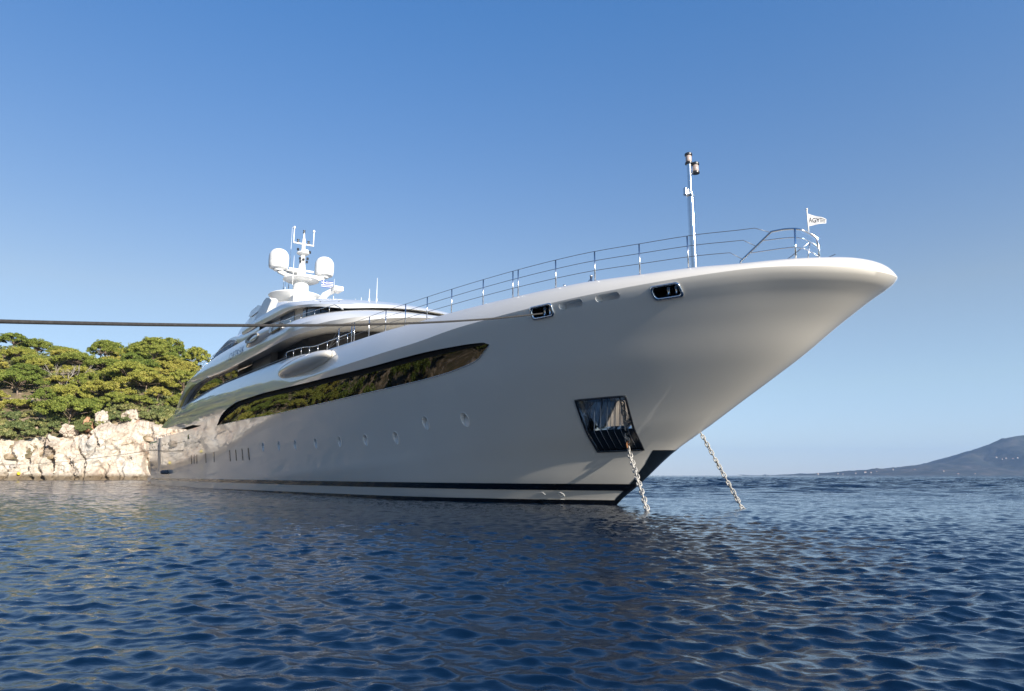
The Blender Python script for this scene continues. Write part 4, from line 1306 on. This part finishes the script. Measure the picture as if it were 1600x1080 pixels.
def place_tree(s, d, kind, scl, rz, in_frame=True):
    cm_, tm_, H_, R_, Hc_ = KIND[kind]
    p = land(s, d)
    root = empty("pine_tree", p, rz); root.scale = (scl, scl, scl * random.uniform(.9, 1.1))
    t = bpy.data.objects.new("trunk", tm_); COL.objects.link(t); t.parent = root
    c = bpy.data.objects.new("crown", cm_); COL.objects.link(c); c.parent = root; c.location = (0, 0, H_)
    trees.append((root, s, d, kind, p, scl, R_ * scl, (H_ + Hc_) * scl))
    return root
def pix(p):
    y = p[1] * cos(PITCH) + (p[2] - CAM_H) * sin(PITCH); z = -p[1] * sin(PITCH) + (p[2] - CAM_H) * cos(PITCH)
    return (800 + 1067 * p[0] / y, 540 - 1067 * z / y) if y > 1 else (-9999, 0)
random.seed(11)
spots = []
def try_spot(s, d, rmin):
    for (a, b, r) in spots:
        if (a - s) ** 2 + (b - d) ** 2 < ((r + rmin) * .5) ** 2: return False
    spots.append((s, d, rmin)); return True
# the big pine on the cliff edge and its neighbours, then the wood behind
FIX = [(_cs[4] + 10.5, 9.5, 0, 1.28), (_cs[4] + 31, 13, 4, 1.05), (_cs[5] + 8, 10, 1, 1.05), (_cs[4] - 8, 22, 1, 1.1), (_cs[3] - 4, 19, 4, 1.0), (_cs[4] + 6, 24, 1, 1.15), (_cs[4] + 24, 27, 0, 1.1), (_cs[3] + 8, 72, 2, 1.35), (_cs[4] - 26, 62, 5, 1.25)]
for (s, d, k, sc0) in FIX:
    spots.append((s, d, 9)); place_tree(s, d, k, sc0, random.uniform(0, 6.28))
tries = 0
while tries < 24000:
    tries += 1
    s = random.uniform(_cs[1] - 12, _cs[6] + 26); d = random.uniform(14, 78)
    rm = random.uniform(4.6, 7.6)
    if try_spot(s, d, rm):
        k = random.choice([0, 0, 1, 1, 2, 3, 3, 4, 5, 6]); place_tree(s, d, k, rm / 7.2 * random.uniform(.9, 1.15), random.uniform(0, 6.28))
n_vis = len(trees)
# the cove goes on to the left and behind: one mass of pines that only shows in reflections
WV, WF = [], []
lows = [crown_mesh("crown", 140 + i, 5.5, 3.6, 20, 34, 1.25, M['pine'], flat=.45)[0] for i in range(3)]
lv = [[v.co.copy() for v in m_.vertices] for m_ in lows]; lf = [[tuple(p_.vertices) for p_ in m_.polygons] for m_ in lows]
tries = 0; spots2 = []
while tries < 3500:
    tries += 1
    s = random.uniform(_cs[6] + 24, SLEN - 6); d = random.uniform(8, 62); rm = random.uniform(7.0, 10.0)
    if any((a_ - s) ** 2 + (b_ - d) ** 2 < ((r_ + rm) * .5) ** 2 for a_, b_, r_ in spots2): continue
    spots2.append((s, d, rm)); k = random.randrange(3); p0 = land(s, d); sc0 = rm / 8.2; a0 = random.uniform(0, 6.28); ca, sa = cos(a0), sin(a0)
    b0 = len(WV)
    WV.extend((p0.x + sc0 * (v.x * ca - v.y * sa), p0.y + sc0 * (v.x * sa + v.y * ca), p0.z + sc0 * (v.z + 3.4)) for v in lv[k])
    WF.extend(tuple(i_ + b0 for i_ in f_) for f_ in lf[k])
me = bpy.data.meshes.new("pine_wood"); me.from_pydata(WV, [], WF); me.materials.append(M['pine']); me.update()
pw = bpy.data.objects.new("pine_wood", me); COL.objects.link(pw)
tag(pw, "pine wood on the shore of the cove beyond the left edge of the photo", "wood", kind="stuff")
# labels: by row on the slope, then place between neighbours as seen from the water
rows_ = {}
for i, (root, s, d, k, p, scl, R_, HH) in enumerate(trees):
    x, y = pix(p + Vector((0, 0, HH * .7)))
    if x + R_ * 5 < 0 or i >= n_vis and x < 0:
        tag(root, "pine tree on the cove shore outside the left edge of the photo", "tree", "pines outside the left edge of the photo"); continue
    band_ = "just above the white cliff" if d < 17 else "low on the wooded slope" if d < 30 else "half way up the wooded slope" if d < 47 else "high on the wooded slope" if d < 66 else "along the hill crest"
    hidden = x > 330
    if hidden: band_ = "behind the yacht " + band_.split(" on the")[0].replace("half way up the wooded slope", "half way up")
    rows_.setdefault(band_, []).append((x, root, k, scl))
ORD = ["first", "second", "third", "fourth", "fifth", "sixth", "seventh", "eighth", "ninth", "tenth", "eleventh", "twelfth", "thirteenth", "fourteenth", "fifteenth", "sixteenth", "seventeenth", "eighteenth", "nineteenth", "twentieth", "twenty-first", "twenty-second", "twenty-third", "twenty-fourth", "twenty-fifth", "twenty-sixth", "twenty-seventh", "twenty-eighth", "twenty-ninth", "thirtieth"]
for b_, L_ in rows_.items():
    L_.sort(key=lambda e: e[0])
    for i, (x, root, k, scl) in enumerate(L_):
        tag(root, "%s pine %s, %s from left" % (desc[k], b_, ORD[min(i, 29)]), "tree", "pine trees on the hillside")

SHR = []
for i in range(4):
    SHR.append(crown_mesh("foliage", 80 + i, [1.7, 2.1, 1.4, 2.4][i], [1.3, 1.4, 1.2, 1.1][i], 22, 90, .34, M['scrub'], flat=.7, zmin=0)[0])
shrubs = []
def place_shrub(s, d, k, sc0, dz=0):
    p = land(s, d); p.z += dz
    root = empty("shrub", p, random.uniform(0, 6.28)); root.scale = (sc0,) * 3
    f = bpy.data.objects.new("foliage", SHR[k]); COL.objects.link(f); f.parent = root
    shrubs.append((pix(p + Vector((0, 0, .6)))[0], root, sc0, d)); return root
random.seed(5)
ss = _cs[3] - 26
while ss < _cs[6] + 16:
    for d0, pr in ((5.4, .55), (7.6, .85), (10.4, .95), (13.4, .9)):
        if random.random() < pr:
            place_shrub(ss + random.uniform(-1, 1), d0 + random.uniform(-.8, 1.2), random.randrange(4), random.uniform(.7, 1.35), -.1)
    ss += 3.1
for (s0, n0) in ((_cs[4] + 22, 7), (_cs[4] + 27, 6), (_cs[3] + 6, 7), (_cs[5] + 2, 5)):
    for i in range(n0): place_shrub(s0 + random.uniform(-4, 4), 5.6 + random.uniform(0, 4), random.choice((1, 3)), random.uniform(1.1, 1.6), .1)
shrubs.sort(key=lambda e: e[0])
def beside(x):
    return "%s of the way across to the yacht" % (["a fortieth", "a twentieth", "a tenth", "three twentieths", "a fifth", "a quarter", "three tenths", "seven twentieths", "two fifths", "nine twentieths", "half", "eleven twentieths", "three fifths", "thirteen twentieths", "seven tenths", "three quarters", "four fifths", "seventeen twentieths", "nine tenths", "nineteen twentieths", "all"][int(min(max(x / 330 * 20, 0), 20))])
vis = [e for e in shrubs]
for i, (x, root, sc0, d) in enumerate(vis):
    size = "big" if sc0 > 1.2 else "small" if sc0 < .9 else "middling"
    where = "on the cliff lip" if d < 8.6 else "behind the lip" if d < 12 else "under the pines"
    if x < 0 or x > 340: tag(root, "dull green cliff shrub out of sight beyond the frame or behind the yacht", "shrub", "shrubs out of sight")
    else: tag(root, "%s shrub %s, %s" % (size, where, beside(x)), "shrub", "shrubs on the cliff top")
# ground cover between the trunks: nobody could count it
rnd = random.Random(3); V, F = [], []
for i in range(15000):
    s = rnd.uniform(_cs[2] - 8, _cs[7]); d = rnd.uniform(12, 90)
    if fbm(Vector((s * .09, d * .09, 12.3))) < -.28: continue
    p = land(s, d) + Vector((0, 0, rnd.uniform(.0, .7)))
    for k in range(3): tuft(rnd, V, F, p + Vector((rnd.uniform(-.6, .6), rnd.uniform(-.6, .6), rnd.uniform(0, .4))), .75, (rnd.uniform(-1, 1), rnd.uniform(-1, 1), .8))
me = bpy.data.meshes.new("undergrowth"); me.from_pydata(V, [], F); me.materials.append(M['scrub']); me.update()
ug = bpy.data.objects.new("undergrowth", me); COL.objects.link(ug)
tag(ug, "low scrub covering the ground between the pines", "undergrowth", kind="stuff")

# a bare grey tree on the slope
rnd = random.Random(9)
bt = empty("bare_tree", land(_cs[4] + 17, 31)); mb = MB()
def branch(p, d, L, r, depth):
    q_ = p + d * L; m_ = p.lerp(q_, .5) + Vector((rnd.uniform(-.1, .1), rnd.uniform(-.1, .1), rnd.uniform(-.05, .1))) * L
    mb.tube([p, m_, q_], [r, r * .8, r * .55], 6)
    if depth == 0: return
    for k in range(3 if depth > 1 else 2):
        nd = (d + Vector((rnd.uniform(-.8, .8), rnd.uniform(-.8, .8), rnd.uniform(-.1, .5)))).normalized()
        branch(m_.lerp(q_, rnd.uniform(.3, 1)), nd, L * rnd.uniform(.55, .8), r * .55, depth - 1)
branch(Vector((0, 0, -.6)), Vector((.1, 0, 1)).normalized(), 3.4, .22, 4)
for dd in (Vector((-.8, 0, .6)), Vector((.75, .1, .75))): branch(Vector((0, 0, .8)), dd.normalized(), 4.2, .17, 3)
b_ = mb.build("branches", M['deadbark'], bt, fix=False)
tag(bt, "bare grey leafless tree with forked branches half way up the wooded slope", "tree")

# boulders among the shrubs
M['orock'] = paint("ochre_rock", (.46, .26, .15), .9, var=.35, scale=1.5, bump=.8)
def boulder(s, d, size, label, mat, seed, zz=0):
    bm = bmesh.new(); bmesh.ops.create_icosphere(bm, subdivisions=4, radius=1)
    for v in bm.verts:
        c = noise.voronoi(v.co * 1.3 + Vector((seed, 0, 0)))
        v.co *= 1 + .35 * fbm(v.co * 1.2 + Vector((seed, 3, 1)), .9, 4) - .25 * max(0, 1 - (c[0][1] - c[0][0]) / .15) + .25 * noise.cell(c[1][0] * 5)
        v.co.x *= size[0]; v.co.y *= size[1]; v.co.z *= size[2]
    me = bpy.data.meshes.new("boulder"); bm.to_mesh(me); bm.free(); me.materials.append(mat)
    me.polygons.foreach_set("use_smooth", [True] * len(me.polygons)); me.set_sharp_from_angle(angle=radians(30))
    o = bpy.data.objects.new("boulder", me); COL.objects.link(o); o.location = land(s, d) + Vector((0, 0, zz)); o.rotation_euler = (0, 0, seed)
    tag(o, label, "rock", "boulders on the cliff top")
boulder(_cs[4] + 1.5, 6.6, (2.3, 1.8, 2.6), "pale boulder with a squared top beside the big cliff-edge pine", M['rock'], 1.3, .6)
boulder(_cs[4] + 4.6, 7.2, (1.7, 1.4, 1.9), "ochre stained boulder tucked against the big cliff-edge pine", M['orock'], 2.1, .2)
boulder(_cs[4] - 5.5, 7.4, (1.8, 1.5, 1.6), "pale boulder standing alone in the scrub left of the yacht's stern", M['rock'], 3.7, .4)
boulder(_cs[4] + 9, 5.5, (2.2, 1.4, 1.6), "grey shadowed boulder under the big cliff-edge pine", M['rock'], 4.4, .3)
boulder(_cs[4] + 1, 27, (3.0, 2.0, 1.5), "low pale boulder showing through the pines half way up", M['rock'], 5.2, .8)
boulder(_cs[4] + 22, 21, (2.4, 1.6, 1.2), "small pale outcrop between two pines above the cliff", M['rock'], 6.2, .8)
boulder(_cs[5] + 4, 9.5, (2.8, 1.6, 1.3), "pinkish low outcrop above the left end of the cliff", M['rock'], 7.2, .5)

# thin stern lines made fast to the cliff
def thin_line(a, b, sag, label):
    mid = (a + b) / 2 - Vector((0, 0, sag))
    rope_obj("stern_line", bez(a, mid, b, 24), .03, M['rope'], label, "rope", "stern lines to the shore")
thin_line(world_pt(87.5, 6.6, 4.7), cliff_point(_cs[5] - 2, .50, 1) + Vector((.5, -1.2, 0)), 1.2, "thin upper line from the yacht's stern corner to the cliff face")
thin_line(world_pt(62, hb(62, 3.6) + .05, 3.9), world_pt(87.5, 6.85, 4.75), .25, "thin line drooping along the yacht's side near the stern")
for s_, t_ in ((_cs[5] + 3, .30), (_cs[4] + 17.5, .30)):
    p = cliff_point(s_, t_, 1); mb = MB()
    mb.lathe((p.x + .3, p.y - .8, p.z), [(0, -.4), (.25, -.3), (.4, 0), (.3, .3), (0, .42)], 12)
    o = mb.build("mooring_buoy", paint("yellow_plastic", (.75, .6, .03), .5), None)
    tag(o, "small yellow marker on the foot of the cliff, %s" % ("left one by the dark crack" if s_ > _cs[5] else "right one mid face"), "marker", "yellow markers on the cliff")

# ------------------------------------------------------------------ far mountain and the houses on its shore
def mount_mat():
    m, nt, p = new_mat("mountain_scrub")
    tc = N(nt, "ShaderNodeTexCoord")
    n1 = N(nt, "ShaderNodeTexNoise", Scale=.006, Detail=10.0, Roughness=.65); nt.links.new(tc.outputs["Object"], n1.inputs["Vector"])
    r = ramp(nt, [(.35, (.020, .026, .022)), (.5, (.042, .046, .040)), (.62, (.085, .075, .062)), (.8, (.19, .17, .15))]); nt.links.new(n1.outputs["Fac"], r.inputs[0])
    nt.links.new(r.outputs[0], p.inputs["Base Color"]); p.inputs["Roughness"].default_value = .95; p.inputs["Specular IOR Level"].default_value = .1
    b = N(nt, "ShaderNodeBump", Strength=.6, Distance=25.0); nt.links.new(n1.outputs["Fac"], b.inputs["Height"]); nt.links.new(b.outputs[0], p.inputs["Normal"])
    return m
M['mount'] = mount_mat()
MY = 6000.0
def mh(px):   # skyline height in metres at MY+1200 for image column px
    y = float(np.interp(px, [1282, 1295, 1318, 1345, 1400, 1450, 1480, 1500, 1530, 1560, 1575, 1600, 1640, 1700, 1800, 2000, 2300], [743.5, 741.5, 737.5, 734.5, 730, 724.5, 719, 712, 700, 688, 682.5, 679, 672, 668, 690, 720, 743]))
    return (743 - y) / 1095 * (MY + 1100)
def mount_z(x, y):
    # foreshore slope up to a ridge
    px = 800 + 1067 * .982 * x / (MY + 1100) / .982
    top_ = mh(px)
    t = (y - MY) / 1100
    sh = 1 if t >= 1 else (max(t, 0)) ** .75
    spur = 1 + .5 * fbm(Vector((x * .0022, y * .0012, .3)), .8, 7)
    z = top_ * sh * (spur if t < 1 else 1 + (spur - 1) * .0)
    z = min(z, top_ * (0.06 + .94 * min(max(t, 0), 1) ** .6) * 1.05) if t < 1 else top_ * max(0, 1 - (t - 1) * .55)
    return z + 13 * fbm(Vector((x * .006, y * .005, 5)), .7, 7) * min(1, max(t * 4, 0)) - (4 if t <= 0.0 else 0)
mb = MB(); rows = []
for i in range(150):
    x = 2900 + i * (9600 - 2900) / 149
    rows.append([(x, MY - 60 + j * 50.0 + 120 * sin(x * .003) * .3, mount_z(x, MY - 60 + j * 50.0)) for j in range(60)])
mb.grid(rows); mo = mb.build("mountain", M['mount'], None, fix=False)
tag(mo, "hazy blue mountain across the water", "mountain", kind="structure")
# tiny white houses
HS = [(1278, 741.5, 14, "lone white house on the tip of the far shore"), (1309, 741.2, 11, "white house left of centre on the far shore's low point"), (1317, 741.5, 9, "small house next to the low point house on the far shore"),
      (1337, 740.5, 11, "white house by the water left of the largest far white building"), (1352, 738.8, 22, "largest white building on the far shore"), (1361, 739.3, 11, "house touching the right of the largest far white building"),
      (1370, 738, 10, "pale house just right of the far white cluster"), (1396, 734.6, 11, "lone white house half way up the low far slope"), (1430, 735, 11, "white house in the middle of the far slope"),
      (1475, 737, 10, "pale house below the first rise of the far mountain"), (1497, 741.5, 12, "pale shore house under the far mountain's foot"), (1523, 741.5, 12, "second shore house under the far mountain's foot"),
      (1560, 716, 12, "upper left house of the village on the far mountain"), (1575, 717.5, 11, "house low in the village on the far mountain"), (1586, 718, 16, "bright long house in the village at the photo's right edge"), (1593, 717, 12, "house at the very right edge of the photo in the far village"), (1569, 718.5, 9, "smallest house of the village on the far mountain")]
for (px, py, wd, lab) in HS:
    x0 = (px - 800) / 1067
    best = None
    for j in range(400):
        y = MY - 20 + j * 4
        fwd = y * cos(PITCH); x = x0 * (y * cos(PITCH) + 20 * sin(PITCH))
        z = mount_z(x, y)
        yy = pix((x, y, z))[1]
        if yy <= py and z > 0: best = (x, y, z); break
    if best is None: best = (x0 * MY, MY, 4)
    x, y, z = best
    root = empty("house", (x, y, z - 1), random.uniform(-.4, .4))
    mb = MB(); mb.box((0, 0, 3.5), (wd, 9, 9)); mb.build("wall", M['housewall'], root, smooth=False)
    mb = MB(); mb.add([(-wd/2-.6, -5.2, 7.9), (wd/2+.6, -5.2, 7.9), (wd/2+.6, 5.2, 7.9), (-wd/2-.6, 5.2, 7.9), (-wd/2-.6, 0, 10.6), (wd/2+.6, 0, 10.6)], [(0, 1, 5, 4), (2, 3, 4, 5), (1, 2, 5), (3, 0, 4), (0, 3, 2, 1)])
    mb.build("roof", M['houseroof'], root, smooth=False)
    mb = MB()
    for k in range(max(2, int(wd / 4))):
        mb.box((-wd / 2 + 2 + k * (wd - 4) / max(1, int(wd / 4) - 1), -4.5, 4.2), (1.1, .12, 1.6))
    mb.build("window", M['dark'], root, smooth=False)
    tag(root, lab, "house", "houses on the far shore")
print("TREES", len(trees), n_vis, "SHRUBS", len(shrubs))

# ------------------------------------------------------------------ the air: thin even haze over the whole bay
m, nt, p = new_mat("haze_air")
nt.nodes.remove(p)
pv = N(nt, "ShaderNodeVolumePrincipled")
pv.inputs["Color"].default_value = (.42, .64, 1.0, 1); pv.inputs["Density"].default_value = 4.8e-5; pv.inputs["Anisotropy"].default_value = .2
nt.links.new(pv.outputs[0], nt.nodes["Material Output"].inputs["Volume"])
mb = MB(); mb.box((0, 6800, 265), (29000, 15000, 540))
hz = mb.build("haze", m, None, smooth=False)
tag(hz, "thin blue haze over the bay", "haze", kind="stuff")
